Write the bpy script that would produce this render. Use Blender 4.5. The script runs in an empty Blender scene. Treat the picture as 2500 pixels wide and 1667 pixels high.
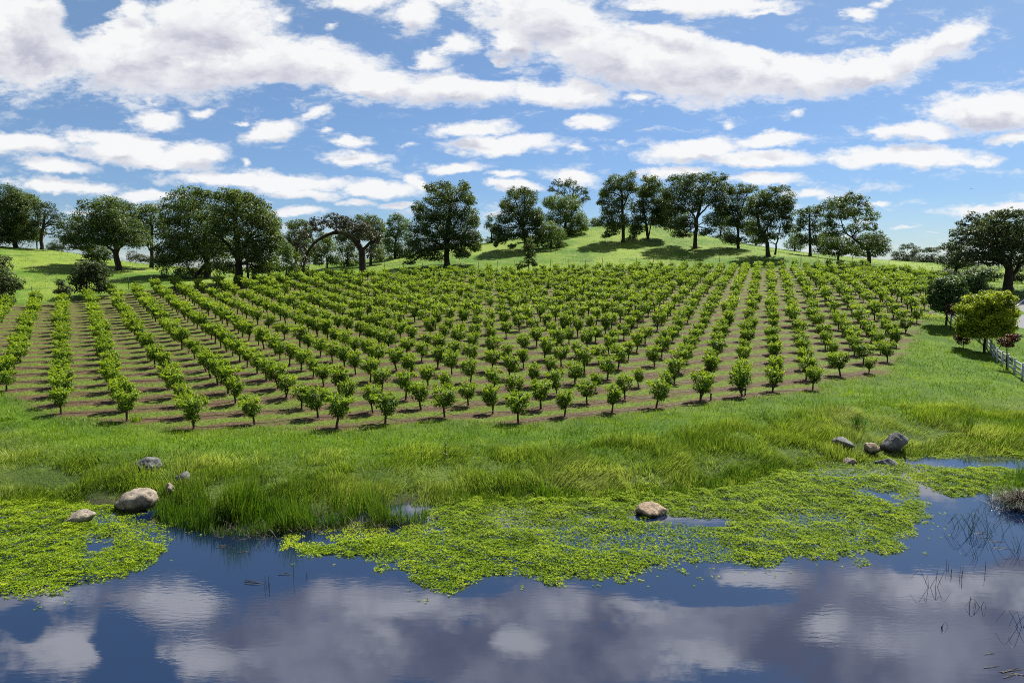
import bpy, bmesh, math, random
import numpy as np
from mathutils import Vector, Matrix

S = bpy.context.scene
COL = S.collection

# ------------------------------------------------------------------ camera
F, CXP, CYP, HOR, HC = 1667.0, 1250.0, 833.5, 655.0, 9.0   # photo pixels, camera height
TH = math.atan((CYP - HOR) / F)
CT, ST = math.cos(TH), math.sin(TH)
cd = bpy.data.cameras.new('camera')
cd.sensor_width = 36.0
cd.lens = F / 2500.0 * 36.0
cd.clip_start, cd.clip_end = 0.1, 12000.0
cam = bpy.data.objects.new('camera', cd)
COL.objects.link(cam)
cam.location = (0, 0, HC)
cam.rotation_euler = (math.radians(90) - TH, 0, 0)
S.camera = cam

# ------------------------------------------------------------------ light
SUN_AZ, SUN_EL = math.radians(36), math.radians(54)
to_sun = Vector((math.sin(SUN_AZ) * math.cos(SUN_EL), math.cos(SUN_AZ) * math.cos(SUN_EL), math.sin(SUN_EL)))
sl = bpy.data.lights.new('sun', 'SUN')
sl.energy, sl.angle, sl.color = 5.0, math.radians(0.53), (1.0, 0.955, 0.88)
sun = bpy.data.objects.new('sun', sl)
COL.objects.link(sun)
sun.rotation_euler = to_sun.to_track_quat('Z', 'Y').to_euler()
sun.location = (0, 0, 60)

S.view_settings.view_transform = 'Standard'
S.view_settings.look = 'None'
S.view_settings.gamma = 1.0
S.view_settings.exposure = 1.05
S.render.engine = 'CYCLES'
cy = S.cycles
cy.max_bounces, cy.diffuse_bounces, cy.glossy_bounces, cy.transmission_bounces = 5, 2, 3, 3
cy.transparent_max_bounces = 4
cy.caustics_reflective = cy.caustics_refractive = False
cy.filter_width = 1.0
cy.use_denoising = False
cy.use_adaptive_sampling = True
cy.adaptive_threshold = 0.012


# ------------------------------------------------------------------ node helper
class NT:
    def __init__(s, tree):
        s.t = tree
        s.n, s.l = tree.nodes, tree.links
        s.n.clear()

    def add(s, kind, **kw):
        ins = kw.pop('ins', {})
        nd = s.n.new(kind)
        for k, v in kw.items():
            setattr(nd, k, v)
        for k, v in ins.items():
            s.set(nd.inputs[k], v)
        return nd

    def set(s, sock, v):
        if isinstance(v, bpy.types.NodeSocket):
            s.l.new(v, sock)
        elif isinstance(v, bpy.types.Node):
            s.l.new(v.outputs[0], sock)
        else:
            if sock.type == 'RGBA' and len(v) == 3:
                v = (*v, 1)
            sock.default_value = v

    def math(s, op, a, b=0.0, clamp=False):
        return s.add('ShaderNodeMath', operation=op, use_clamp=clamp, ins={0: a, 1: b}).outputs[0]

    def mix(s, f, a, b, bt='MIX'):
        nd = s.add('ShaderNodeMix', data_type='RGBA', blend_type=bt, ins={0: f, 6: a, 7: b})
        return nd.outputs[2]

    def mapr(s, v, a, b, c=0.0, d=1.0, smooth=True):
        return s.add('ShaderNodeMapRange', interpolation_type='SMOOTHSTEP' if smooth else 'LINEAR',
                     ins={0: v, 1: a, 2: b, 3: c, 4: d}).outputs[0]

    def noise(s, vec, scale, detail=4.0, rough=0.55, dist=0.0):
        return s.add('ShaderNodeTexNoise', ins={'Vector': vec, 'Scale': scale, 'Detail': detail, 'Roughness': rough, 'Distortion': dist})


# ------------------------------------------------------------------ sky
def pix_dir(px, py, mirror=False):
    v = np.array([(px - CXP) / F, CT + (CYP - py) / F * ST, -ST + (CYP - py) / F * CT])
    u, w = v[0] / v[1], v[2] / v[1]
    return u, (-w if mirror else w)


# clouds as seen in the photograph: x, y, rx, ry (photo pixels), turn (degrees), weight
CLOUDS = [
    (55, 95, 165, 118, 0, 1), (330, 135, 190, 95, 0, 1), (515, 65, 160, 95, 0, 1), (560, 165, 260, 72, 0, 1.05), (765, 155, 165, 55, -8, .95),
    (325, 25, 42, 34, 0, .8), (905, 207, 140, 42, 0, .9), (1120, 215, 180, 38, 0, .95), (1370, 228, 140, 32, 0, .9), (870, 8, 115, 24, 0, .75),
    (1012, 38, 62, 46, 0, .85), (1090, 2, 75, 20, 0, .7), (690, 48, 42, 22, 0, .6), (815, 62, 36, 13, 30, .5), (1112, 108, 62, 28, 20, .75),
    (1055, 150, 55, 22, 0, .7), (1215, 150, 40, 24, 0, .65), (380, 290, 72, 21, 0, .85), (487, 272, 32, 12, 0, .65), (372, 250, 34, 8, 0, .6), (660, 322, 82, 28, 12, .85),
    (762, 275, 52, 16, 18, .75), (590, 300, 19, 9, 0, .65), (785, 320, 28, 10, 0, .65), (55, 348, 125, 27, 0, .9), (300, 345, 170, 26, -6, .9), (330, 375, 190, 28, -8, .95),
    (130, 402, 98, 19, -4, .85), (480, 372, 78, 30, 0, .95), (595, 402, 17, 12, 0, .6), (858, 340, 72, 15, 0, .75), (868, 380, 92, 20, 0, .85),
    (1000, 355, 42, 8, 0, .55), (1155, 316, 112, 19, 0, .85), (1225, 352, 145, 21, 0, .9), (1400, 360, 48, 13, 0, .65), (1115, 408, 66, 17, 0, .85),
    (640, 440, 245, 22, -2, .9), (750, 470, 135, 17, -5, .8), (150, 455, 155, 20, -3, .85), (360, 475, 135, 15, -3, .8), (200, 512, 90, 10, 0, .6), (930, 462, 115, 22, 0, .9),
    (1025, 440, 42, 16, -20, .8), (880, 499, 42, 13, -4, .8), (972, 506, 48, 11, 0, .75), (742, 517, 78, 14, 0, .8), (1235, 428, 60, 13, 0, .75), (1250, 456, 88, 15, 0, .8),
    (1395, 430, 82, 20, -8, .85), (1330, 50, 160, 70, -14, 1), (1250, 100, 70, 50, 0, .9), (1480, 130, 190, 70, -16, 1), (1700, 155, 215, 78, -5, 1.1), (1910, 180, 190, 52, -2, 1), (2110, 175, 140, 44, 4, .95),
    (2220, 150, 80, 42, 35, .95), (2320, 100, 85, 36, 28, 1), (1640, 75, 180, 36, -10, .9), (1720, 12, 240, 26, 0, .85), (1850, 34, 90, 15, 0, .7), (2085, 45, 52, 18, 0, .75), (2150, 14, 70, 14, 20, .6),
    (2425, 275, 160, 48, 0, 1), (2230, 325, 105, 24, 0, .85), (2480, 342, 85, 17, 0, .8), (1440, 300, 75, 20, 8, .8), (1565, 240, 52, 14, 0, .7), (1765, 297, 23, 13, 0, .65),
    (1955, 281, 23, 12, 0, .7), (1690, 365, 112, 30, 8, .95), (1880, 342, 112, 17, 0, .85), (1840, 385, 165, 22, 0, .95), (2200, 385, 200, 24, 0, .95), (2375, 390, 100, 13, 0, .7),
    (1640, 420, 100, 14, 0, .8), (1860, 442, 100, 17, 0, .85), (1985, 476, 95, 12, 0, .7), (2140, 491, 46, 8, 0, .7), (2440, 507, 140, 16, 3, .8), (2210, 556, 66, 5, 0, .6),
    (2280, 571, 55, 4, 0, .5), (1530, 345, 34, 8, 0, .5), (2100, 545, 60, 8, 0, .5), (2400, 590, 130, 6, 0, .5), (1940, 505, 40, 8, 0, .5), (2060, 587, 70, 6, 0, .5),
    (1200, 520, 60, 14, 0, .55), (60, 395, 40, 9, 0, .4),
]
SKY_GAPS = [(216, 22, 46, 50, 0, .62), (1600, 50, 90, 12, -8, .55), (1880, 85, 130, 24, -6, .7), (1190, 185, 50, 16, 0, .5), (700, 235, 130, 18, 0, .45)]
# higher sky, seen only mirrored in the pond (mirrored photo pixels): grey cloud, bright patches, blue gaps
M_CLOUD = [(60, 1440, 190, 60, 0, .85), (380, 1480, 230, 75, 0, .85), (150, 1580, 200, 90, 0, .8), (500, 1610, 180, 70, 0, .85), (900, 1480, 380, 70, -3, .9), (800, 1590, 420, 110, 0, 1),
           (1350, 1480, 300, 70, 0, .9), (1300, 1600, 420, 110, 0, 1), (1850, 1415, 190, 32, 0, .95), (1800, 1540, 380, 90, 0, 1), (2250, 1470, 360, 110, 0, 1), (2300, 1610, 420, 120, 0, 1), (2450, 1390, 160, 50, 0, .8)]
M_BRIGHT = [(160, 1450, 80, 36, 0, .9), (430, 1465, 110, 46, 0, 1), (175, 1580, 80, 60, 0, .9), (480, 1615, 120, 50, 0, .9), (1000, 1475, 190, 42, 0, .6), (1150, 1500, 120, 50, 0, .55), (1270, 1566, 60, 40, 0, .9),
            (1840, 1408, 120, 26, 0, 1.1), (2015, 1530, 60, 36, 0, 1.1), (1750, 1625, 130, 50, 0, .8), (1560, 1480, 130, 40, 0, .6), (2330, 1430, 220, 60, 0, .75), (2140, 1560, 90, 60, 0, .5), (940, 1560, 70, 70, 0, .5), (1420, 1480, 70, 60, 0, .45)]
M_BLUE = [(298, 1570, 55, 70, 0, 1), (610, 1405, 110, 40, 0, 1), (60, 1510, 40, 50, 0, .7), (1600, 1425, 120, 28, 0, 1), (1785, 1455, 120, 22, 0, .9), (2310, 1350, 110, 36, 0, .9), (330, 1640, 90, 40, 0, .8), (1180, 1440, 80, 18, 0, .5)]
world = bpy.data.worlds.new('World')
S.world = world
world.use_nodes = True
w = NT(world.node_tree)
tc = w.add('ShaderNodeTexCoord')
sep = w.add('ShaderNodeSeparateXYZ', ins={0: tc.outputs['Generated']})
yy = w.math('MAXIMUM', sep.outputs[1], 0.06)
u_, w_ = w.math('DIVIDE', sep.outputs[0], yy), w.math('DIVIDE', sep.outputs[2], yy)
uw = w.add('ShaderNodeCombineXYZ', ins={0: u_, 1: w_}).outputs[0]
# clouds thin out sideways like their own layer: noise runs longer across than up
st = w.add('ShaderNodeMapping', ins={'Vector': uw, 'Scale': (1.0, 2.1, 1.0)}).outputs[0]
n1 = w.noise(st, 9.0, 5.0, 0.55)
n2 = w.noise(st, 26.0, 6.0, 0.62)
warp = w.add('ShaderNodeVectorMath', operation='SUBTRACT', ins={0: n1.outputs['Color'], 1: (.5, .5, .5)}).outputs[0]
warp = w.add('ShaderNodeVectorMath', operation='MULTIPLY', ins={0: warp, 1: (.07, .034, 0)}).outputs[0]
warp2 = w.add('ShaderNodeVectorMath', operation='SUBTRACT', ins={0: n2.outputs['Color'], 1: (.5, .5, .5)}).outputs[0]
warp2 = w.add('ShaderNodeVectorMath', operation='MULTIPLY', ins={0: warp2, 1: (.03, .017, 0)}).outputs[0]
uv = w.add('ShaderNodeVectorMath', operation='ADD', ins={0: uw, 1: warp}).outputs[0]
uv = w.add('ShaderNodeVectorMath', operation='ADD', ins={0: uv, 1: warp2}).outputs[0]


def blob(vec, px, py, rx, ry, rot, wt, mirror=False):
    u, ww = pix_dir(px, py, mirror)
    k = 1.8
    mp = w.add('ShaderNodeMapping', vector_type='TEXTURE', ins={'Vector': vec, 'Location': (u, ww, 0), 'Rotation': (0, 0, math.radians(-rot if mirror else rot)), 'Scale': (rx * k / F, ry * k / F * 1.02, 1)})
    g = w.add('ShaderNodeTexGradient', gradient_type='SPHERICAL', ins={0: mp.outputs[0]})
    return w.math('MULTIPLY', g.outputs['Fac'], wt)


def gather(vec, blobs, mirror=False, acc=None, sm=.07):
    for c in blobs:
        b = blob(vec, *c, mirror=mirror)
        acc = b if acc is None else w.add('ShaderNodeMath', operation='SMOOTH_MAX', ins={0: acc, 1: b, 2: sm}).outputs[0]
    return acc


acc = gather(uv, M_CLOUD, True, gather(uv, CLOUDS))
holes = gather(uv, M_BLUE, True)
bright = gather(uv, M_BRIGHT, True)
hn = w.math('ADD', holes, w.math('MULTIPLY', w.math('SUBTRACT', n1.outputs['Fac'], .5), .55))
acc = w.math('SUBTRACT', acc, w.math('MULTIPLY', w.mapr(hn, .02, .75), w.mapr(w_, .36, .40, 0, .95)))
uv_up = w.add('ShaderNodeVectorMath', operation='ADD', ins={0: uv, 1: (.004, .020, 0)}).outputs[0]
acc_up = gather(uv_up, CLOUDS)
gaps = gather(uv, SKY_GAPS)
acc = w.math('SUBTRACT', acc, w.math('MULTIPLY', gaps, 1.1))
# billows: fine edges, stronger where the cloud is thin
n3 = w.noise(st, 60.0, 7.0, 0.66)
puff = w.math('MULTIPLY', w.math('SUBTRACT', n2.outputs['Fac'], .5), 0.55)
puff = w.math('ADD', puff, w.math('MULTIPLY', w.math('SUBTRACT', n3.outputs['Fac'], .5), 0.38))
dens = w.math('ADD', acc, puff)
# behind the camera and far to the sides: a plain scattered layer
side = w.noise(tc.outputs['Generated'], 3.2, 6.0, 0.6)
front = w.mapr(sep.outputs[1], 0.25, 0.5)
dens = w.add('ShaderNodeMix', data_type='FLOAT', ins={0: front, 2: w.math('SUBTRACT', w.math('MULTIPLY', side.outputs['Fac'], 1.6), .42), 3: dens}).outputs[0]
alpha = w.mapr(dens, 0.25, 0.58)
n4 = w.noise(uv, 13.0, 4.0, 0.5)
high = w.mapr(w_, 0.38, 0.44)                      # above the frame: grey bases with bright breaks
under = w.math('MULTIPLY', w.math('SUBTRACT', acc_up, acc), 3.4)         # more cloud above than here: an underside
sh_n = w.add('ShaderNodeVectorMath', operation='ADD', ins={0: uv, 1: (.004, .014, 0)}).outputs[0]
rel = w.math('SUBTRACT', w.noise(uv, 15.0, 6.0, .58).outputs['Fac'], w.noise(sh_n, 15.0, 6.0, .58).outputs['Fac'])
core = w.math('ADD', w.mapr(w.math('ADD', dens, w.math('MULTIPLY', w.math('SUBTRACT', n4.outputs['Fac'], .5), 1.1)), .42, 1.0), under)
core = w.math('SUBTRACT', core, w.math('MULTIPLY', rel, 1.9), True)
gvar = w.math('ADD', w.math('MULTIPLY', n1.outputs['Fac'], .6), w.math('MULTIPLY', n2.outputs['Fac'], .4))
greyc = w.mix(w.mapr(gvar, .38, .62), (.57, .58, .69), (.84, .845, .90))
lit = w.mix(w.math('MULTIPLY', core, w.mapr(dens, .32, .58)), (1.03, 1.03, 1.03), greyc)
n5 = w.noise(uv, 5.5, 4.0, .5)
gl = w.mix(w.mapr(n5.outputs['Fac'], .35, .65), (.34, .345, .42), (.80, .81, .92))
brm = w.math('ADD', bright, w.math('MULTIPLY', w.math('SUBTRACT', n5.outputs['Fac'], .5), 1.1))
brm = w.math('ADD', brm, w.math('MULTIPLY', w.math('SUBTRACT', n2.outputs['Fac'], .5), .7))
gl = w.mix(w.mapr(brm, .12, .72), gl, (1.35, 1.35, 1.4))
cl = w.mix(high, lit, gl)
lowc = w.mapr(w_, 0.0, 0.14)
cl = w.mix(lowc, w.mix(.30, cl, (.60, .72, .95)), cl)
CLOUD_GAIN = 8.9
cl = w.mix(1.0, cl, (CLOUD_GAIN,) * 3, 'MULTIPLY')
sky = w.add('ShaderNodeTexSky', sky_type='NISHITA', sun_disc=False, sun_elevation=SUN_EL, sun_rotation=SUN_AZ, altitude=0.0, air_density=1.0, dust_density=0.25, ozone_density=2.2)
hs = w.add('ShaderNodeHueSaturation', ins={'Saturation': 1.06, 'Value': 1.0, 'Color': sky.outputs[0]})
ramp = w.add('ShaderNodeValToRGB', ins={0: w.mapr(w_, 0.0, .4, 0, 1, False)})
for e_, (p_, c_) in zip([ramp.color_ramp.elements[0], ramp.color_ramp.elements[1], ramp.color_ramp.elements.new(.28)], [(0.0, (.64, .78, 1.02)), (1.0, (.32, .80, 1.28)), (.28, (.60, .74, .98))]):
    e_.position, e_.color = p_, (*c_, 1)
skyc = w.mix(1.0, hs.outputs[0], ramp.outputs[0], 'MULTIPLY')
wn = w.noise(w.add('ShaderNodeMapping', ins={'Vector': uv, 'Scale': (1.0, 3.0, 1.0), 'Location': (3.3, 1.7, 0)}).outputs[0], 11.0, 8.0, .66)
wisp = w.math('MULTIPLY', w.mapr(wn.outputs['Fac'], .52, .72), .7)
wisp = w.math('MULTIPLY', wisp, w.mapr(w_, .42, .30))
tot = w.mix(wisp, skyc, w.mix(1.0, (.97, .98, 1.0), (CLOUD_GAIN,) * 3, 'MULTIPLY'))
tot = w.mix(w.math('MULTIPLY', alpha, .97), tot, cl)
bg = w.add('ShaderNodeBackground', ins={'Color': tot, 'Strength': 0.0505})
wo = w.add('ShaderNodeOutputWorld', ins={'Surface': bg.outputs[0]})
world.cycles.sampling_method = 'MANUAL'
world.cycles.sample_map_resolution = 512


# ------------------------------------------------------------------ terrain
def ray(px, py):
    a, b = (px - CXP) / F, (CYP - py) / F
    return np.array([a, CT + b * ST, -ST + b * CT])


def at(px, py, Y):
    """Point seen at a photo pixel, at ground distance Y."""
    d = ray(px, py)
    return d * (Y / d[1]) + np.array([0, 0, HC])


def on_water(px, py, z=0.0):
    d = ray(px, py)
    return d * ((z - HC) / d[2]) + np.array([0, 0, HC])


CP = []   # terrain control points X, Y, Z


def cp(px, py, Y):
    CP.append(at(px, py, Y))


for px, py in [(-150, 1215), (0, 1222), (150, 1225), (300, 1232), (550, 1255), (750, 1262), (1000, 1225), (1300, 1215), (1600, 1205), (1780, 1180), (1900, 1155), (2030, 1128), (2160, 1116), (2300, 1104), (2420, 1108), (2600, 1112)]:
    p = on_water(px, py)
    CP.append(p)
    CP.append(p + np.array([0, 1.6, 0.42]))
    CP.append(p + np.array([0, -3.5, -0.55]))
    CP.append(p + np.array([0, -12, -0.9]))
for X in (-60, -25, 0, 25, 60):
    for Y in (-30, 0):
        CP.append(np.array([X, Y, -1.2]))
E1, E2, P0 = np.array([2.794, 1.191]), np.array([-1.5, 2.325]), np.array([0.33, 36.52])
for i, r in [(-12, 11), (-9, 8), (-7, 4), (-5, 2), (-3, 1), (0, 0), (3, 0), (7, 0), (-3, 6), (1, 5), (6, 4), (10, 1), (-8, 11), (0, 9), (13, 3)]:
    q = P0 + i * E1 + r * E2
    CP.append(np.array([q[0], q[1], 0.634 + 0.0487 * (q[1] - 36.5) - 0.0059 * (q[0] - .33)]))
for a in [(-200, 770, 80), (20, 745, 90), (150, 737, 96), (390, 706, 109), (650, 688, 118), (900, 676, 124), (1250, 668, 130), (1630, 660, 136), (1880, 656, 140), (2100, 655, 140), (2290, 688, 122), (2250, 715, 100),
          # left hill, saddle, central hill crest
          (-150, 590, 150), (0, 602, 152), (150, 614, 154), (300, 641, 165), (430, 657, 172), (100, 663, 122), (280, 662, 130), (200, 695, 110), (40, 700, 105), (370, 654, 140),
          (560, 672, 135), (750, 664, 150), (700, 650, 175), (900, 655, 150), (980, 640, 160), (1110, 612, 168), (1250, 588, 180), (1440, 557, 194), (1560, 548, 200), (1700, 572, 192), (1800, 597, 184), (1950, 621, 174), (2100, 642, 160), (2250, 668, 142), (2340, 684, 132),
          (1092, 645, 145), (1521, 588, 170), (1697, 602, 166), (1876, 618, 158), (1300, 612, 162), (2123, 648, 147), (1400, 612, 158), (1300, 640, 145), (1600, 630, 150), (885, 670, 127),
          # right: lane, fence and road
          (2492, 924, 52), (2420, 870, 64), (2310, 775, 80), (2440, 780, 84), (2490, 745, 100), (2600, 840, 70), (2462, 709, 111), (2560, 700, 118), (2700, 700, 110), (2420, 690, 122), (2600, 950, 50), (2350, 1000, 41), (2150, 980, 40), (2430, 650, 190), (2800, 850, 70)]:
    cp(*a)
for X, Y, Z in [(-330, 330, 5), (-200, 330, 4), (-60, 330, 3), (60, 330, 3), (200, 330, 3), (330, 330, 3), (-120, 250, 7), (0, 260, 6), (90, 270, 9), (160, 240, 5), (-250, 180, 12), (260, 160, 5), (-200, 60, 6), (200, 40, 2), (-120, 20, 0), (120, 20, 0), (-330, 30, 4), (330, 30, 3), (-50, 230, 8)]:
    CP.append(np.array([X, Y, Z], float))
CP = np.array(CP)


def _phi(A, B):
    d2 = ((A[:, None, :] - B[None]) ** 2).sum(-1)
    return 0.5 * d2 * np.log(d2 + 1e-9)


_n = len(CP)
_sc = 50.0
_c = CP[:, :2] / _sc
_K = np.zeros((_n + 3, _n + 3))
_K[:_n, :_n] = _phi(_c, _c) + np.eye(_n) * 4e-4
_K[:_n, _n] = 1
_K[:_n, _n + 1:] = _c
_K[_n:, :_n] = _K[:_n, _n:].T
_W = np.linalg.solve(_K, np.r_[CP[:, 2], 0, 0, 0])


def hash2(ix, iy, seed=0):
    h = (ix.astype(np.int64) * 374761393 + iy.astype(np.int64) * 668265263 + seed * 1442695041) & 0x7fffffff
    h = ((h ^ (h >> 13)) * 1274126177) & 0x7fffffff
    h = ((h ^ (h >> 16)) * 2246822519) & 0x7fffffff
    return (h ^ (h >> 15)) / 0x7fffffff


def vnoise(x, y, seed=0):
    x, y = np.asarray(x, float), np.asarray(y, float)
    ix, iy = np.floor(x), np.floor(y)
    fx, fy = x - ix, y - iy
    fx, fy = fx * fx * (3 - 2 * fx), fy * fy * (3 - 2 * fy)
    a, b = hash2(ix, iy, seed), hash2(ix + 1, iy, seed)
    c, d = hash2(ix, iy + 1, seed), hash2(ix + 1, iy + 1, seed)
    return (a * (1 - fx) + b * fx) * (1 - fy) + (c * (1 - fx) + d * fx) * fy


def fbm(x, y, seed=0, oct=4):
    t, a, s = 0, 0.5, 0
    for k in range(oct):
        t = t + a * vnoise(x * 2 ** k, y * 2 ** k, seed + k)
        s += a
        a *= 0.5
    return t / s


def terrain(X, Y):
    X, Y = np.atleast_1d(np.asarray(X, float)), np.atleast_1d(np.asarray(Y, float))
    out = np.zeros(X.shape)
    xf, yf = X.ravel(), Y.ravel()
    res = np.zeros(xf.shape)
    for k in range(0, len(xf), 20000):
        q = np.c_[xf[k:k + 20000], yf[k:k + 20000]] / _sc
        z = _phi(q, _c) @ _W[:_n] + _W[_n] + q @ _W[_n + 1:]
        res[k:k + 20000] = z
    R = np.hypot(xf, yf - 60)
    far = np.clip((R - 240) / 90, 0, 1)
    far = far * far * (3 - 2 * far)
    res = res * (1 - far) + 2.0 * far
    res = np.maximum(res, -1.6)
    dry = np.clip((res - 0.05) / 0.5, 0, 1)
    res = res + dry * (fbm(xf * .35, yf * .35, 5, 3) - .5) * 0.22
    return res.reshape(X.shape)


def gz(x, y):
    return float(terrain([x], [y])[0])


def hit(px, py):
    """Ground point seen at a photo pixel (march along the ray)."""
    d = ray(px, py)
    t = np.arange(10, 300, 0.5)
    P = d[None] * t[:, None] + np.array([0, 0, HC])
    below = P[:, 2] <= terrain(P[:, 0], P[:, 1])
    k = int(np.argmax(below)) if below.any() else len(t) - 1
    return P[k]


# ------------------------------------------------------------------ mesh and object helpers
def mesh_np(name, V, Q=None, T=None, mat=None, attrs=None, smooth=False):
    me = bpy.data.meshes.new(name)
    V = np.asarray(V, np.float32)
    loops, starts, tot = [], [], 0
    for arr, k in ((Q, 4), (T, 3)):
        if arr is not None and len(arr):
            arr = np.asarray(arr, np.int32)
            loops.append(arr.ravel())
            starts.append(np.arange(len(arr), dtype=np.int32) * k + tot)
            tot += arr.size
    me.vertices.add(len(V))
    me.vertices.foreach_set('co', V.ravel())
    L, St = np.concatenate(loops), np.concatenate(starts)
    me.loops.add(len(L))
    me.loops.foreach_set('vertex_index', L)
    me.polygons.add(len(St))
    me.polygons.foreach_set('loop_start', St)
    if smooth:
        me.polygons.foreach_set('use_smooth', np.ones(len(St), bool))
    for k, a in (attrs or {}).items():
        at_ = me.attributes.new(k, 'FLOAT', 'POINT')
        at_.data.foreach_set('value', np.asarray(a, np.float32))
    me.update(calc_edges=True)
    if mat is not None:
        me.materials.append(mat)
    return me


def link(name, me, parent=None):
    o = bpy.data.objects.new(name, me)
    COL.objects.link(o)
    if parent is not None:
        o.parent = parent
    return o


def tag(o, label, cat, group=None, kind=None):
    o['label'], o['category'] = label, cat
    if group:
        o['group'] = group
    if kind:
        o['kind'] = kind
    return o


def empty(name, loc, rz=0.0):
    o = bpy.data.objects.new(name, None)
    COL.objects.link(o)
    o.empty_display_size = 0.2
    o.location, o.rotation_euler = tuple(float(v) for v in loc), (0, 0, rz)
    return o


def nrm(a):
    return a / np.maximum(np.linalg.norm(a, axis=-1, keepdims=True), 1e-9)


class Geo:
    """Collects quads and triangles with a per-vertex tint."""
    def __init__(s):
        s.V, s.Q, s.T, s.A, s.n = [], [], [], [], 0

    def put(s, V, Q=None, T=None, tint=0.5):
        V = np.asarray(V, float)
        if Q is not None and len(Q):
            s.Q.append(np.asarray(Q) + s.n)
        if T is not None and len(T):
            s.T.append(np.asarray(T) + s.n)
        s.A.append(np.broadcast_to(np.asarray(tint, float), (len(V),)))
        s.V.append(V)
        s.n += len(V)

    def tube(s, pts, rad, k=6, tint=0.5, cap=True):
        pts, rad = np.asarray(pts, float), np.broadcast_to(np.asarray(rad, float), (len(pts),))
        tg = nrm(np.gradient(pts, axis=0))
        ref = np.array([1.0, 0.07, 0.03]) if abs(tg[0][0]) < .9 else np.array([0.03, 1.0, 0.07])
        V = []
        for p, t, r in zip(pts, tg, rad):
            a = nrm(np.cross(t, ref))
            b = np.cross(t, a)
            ang = np.arange(k) * 2 * math.pi / k
            V.append(p + r * (np.cos(ang)[:, None] * a + np.sin(ang)[:, None] * b))
            ref = -np.cross(t, a) if False else ref
        V = np.concatenate(V)
        Q = [(j * k + i, j * k + (i + 1) % k, (j + 1) * k + (i + 1) % k, (j + 1) * k + i) for j in range(len(pts) - 1) for i in range(k)]
        T = []
        if cap:
            V = np.r_[V, pts[-1:]]
            m = (len(pts) - 1) * k
            T = [(m + i, m + (i + 1) % k, len(V) - 1) for i in range(k)]
        s.put(V, Q, T, tint)

    def box(s, c, sx, sy, sz, rot=0.0, tint=0.5):
        x, y, z = sx / 2, sy / 2, sz / 2
        V = np.array([(a, b, d) for d in (-z, z) for a, b in ((-x, -y), (x, -y), (x, y), (-x, y))])
        cr, sr = math.cos(rot), math.sin(rot)
        V = np.c_[V[:, 0] * cr - V[:, 1] * sr, V[:, 0] * sr + V[:, 1] * cr, V[:, 2]] + np.asarray(c)
        s.put(V, [(0, 3, 2, 1), (4, 5, 6, 7), (0, 1, 5, 4), (1, 2, 6, 5), (2, 3, 7, 6), (3, 0, 4, 7)], None, tint)

    def leaves(s, P, N, T, L, W, tint, fold=0.18):
        """Pointed leaves: centre, face normal, direction, length, width."""
        n = len(P)
        N = nrm(N)
        T = nrm(T - (T * N).sum(1, keepdims=True) * N)
        B = np.cross(N, T)
        L, W = np.broadcast_to(L, (n,))[:, None], np.broadcast_to(W, (n,))[:, None]
        V = np.empty((n, 4, 3))
        V[:, 0] = P - T * L / 2
        V[:, 1] = P + B * W / 2 + N * W * fold + T * L * .06
        V[:, 2] = P + T * L / 2
        V[:, 3] = P - B * W / 2 + N * W * fold + T * L * .06
        s.put(V.reshape(-1, 3), np.arange(n * 4).reshape(n, 4), None, np.repeat(np.broadcast_to(tint, (n,)), 4))

    def blades(s, P, H, W, lean, tint, rng, curl=0.35):
        """Grass blades: foot, height, width, lean vector (n,2)."""
        n = len(P)
        a = rng.uniform(0, 2 * math.pi, n)
        B = np.c_[np.cos(a), np.sin(a), np.zeros(n)]
        H, W = np.broadcast_to(H, (n,)), np.broadcast_to(W, (n,))
        ll = np.minimum(np.hypot(lean[:, 0], lean[:, 1]), 1.6)
        up = 1 / np.sqrt(1 + ll ** 2)
        D = np.c_[lean[:, 0] * up, lean[:, 1] * up, up]
        M = P + D * (H * .5)[:, None]
        M[:, 2] += H * ll * up * .16
        E = P + D * H[:, None]
        E[:, 2] -= H * ll * curl * up * .4
        V = np.empty((n, 6, 3))
        V[:, 0], V[:, 1] = P - B * W[:, None] / 2, P + B * W[:, None] / 2
        V[:, 2], V[:, 3] = M - B * W[:, None] * .42, M + B * W[:, None] * .42
        V[:, 4], V[:, 5] = E - B * W[:, None] * .06, E + B * W[:, None] * .06
        k = np.arange(n)[:, None] * 6
        Q = np.concatenate([k + np.array([[0, 1, 3, 2]]), k + np.array([[2, 3, 5, 4]])])
        s.put(V.reshape(-1, 3), Q, None, np.repeat(np.broadcast_to(tint, (n,)), 6))

    def mesh(s, name, mat, smooth=False):
        return mesh_np(name, np.concatenate(s.V), np.concatenate(s.Q) if s.Q else None, np.concatenate(s.T) if s.T else None, mat, {'tint': np.concatenate(s.A)}, smooth)


# ------------------------------------------------------------------ materials
def new_mat(name):
    m = bpy.data.materials.new(name)
    m.use_nodes = True
    return m, NT(m.node_tree)


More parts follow.
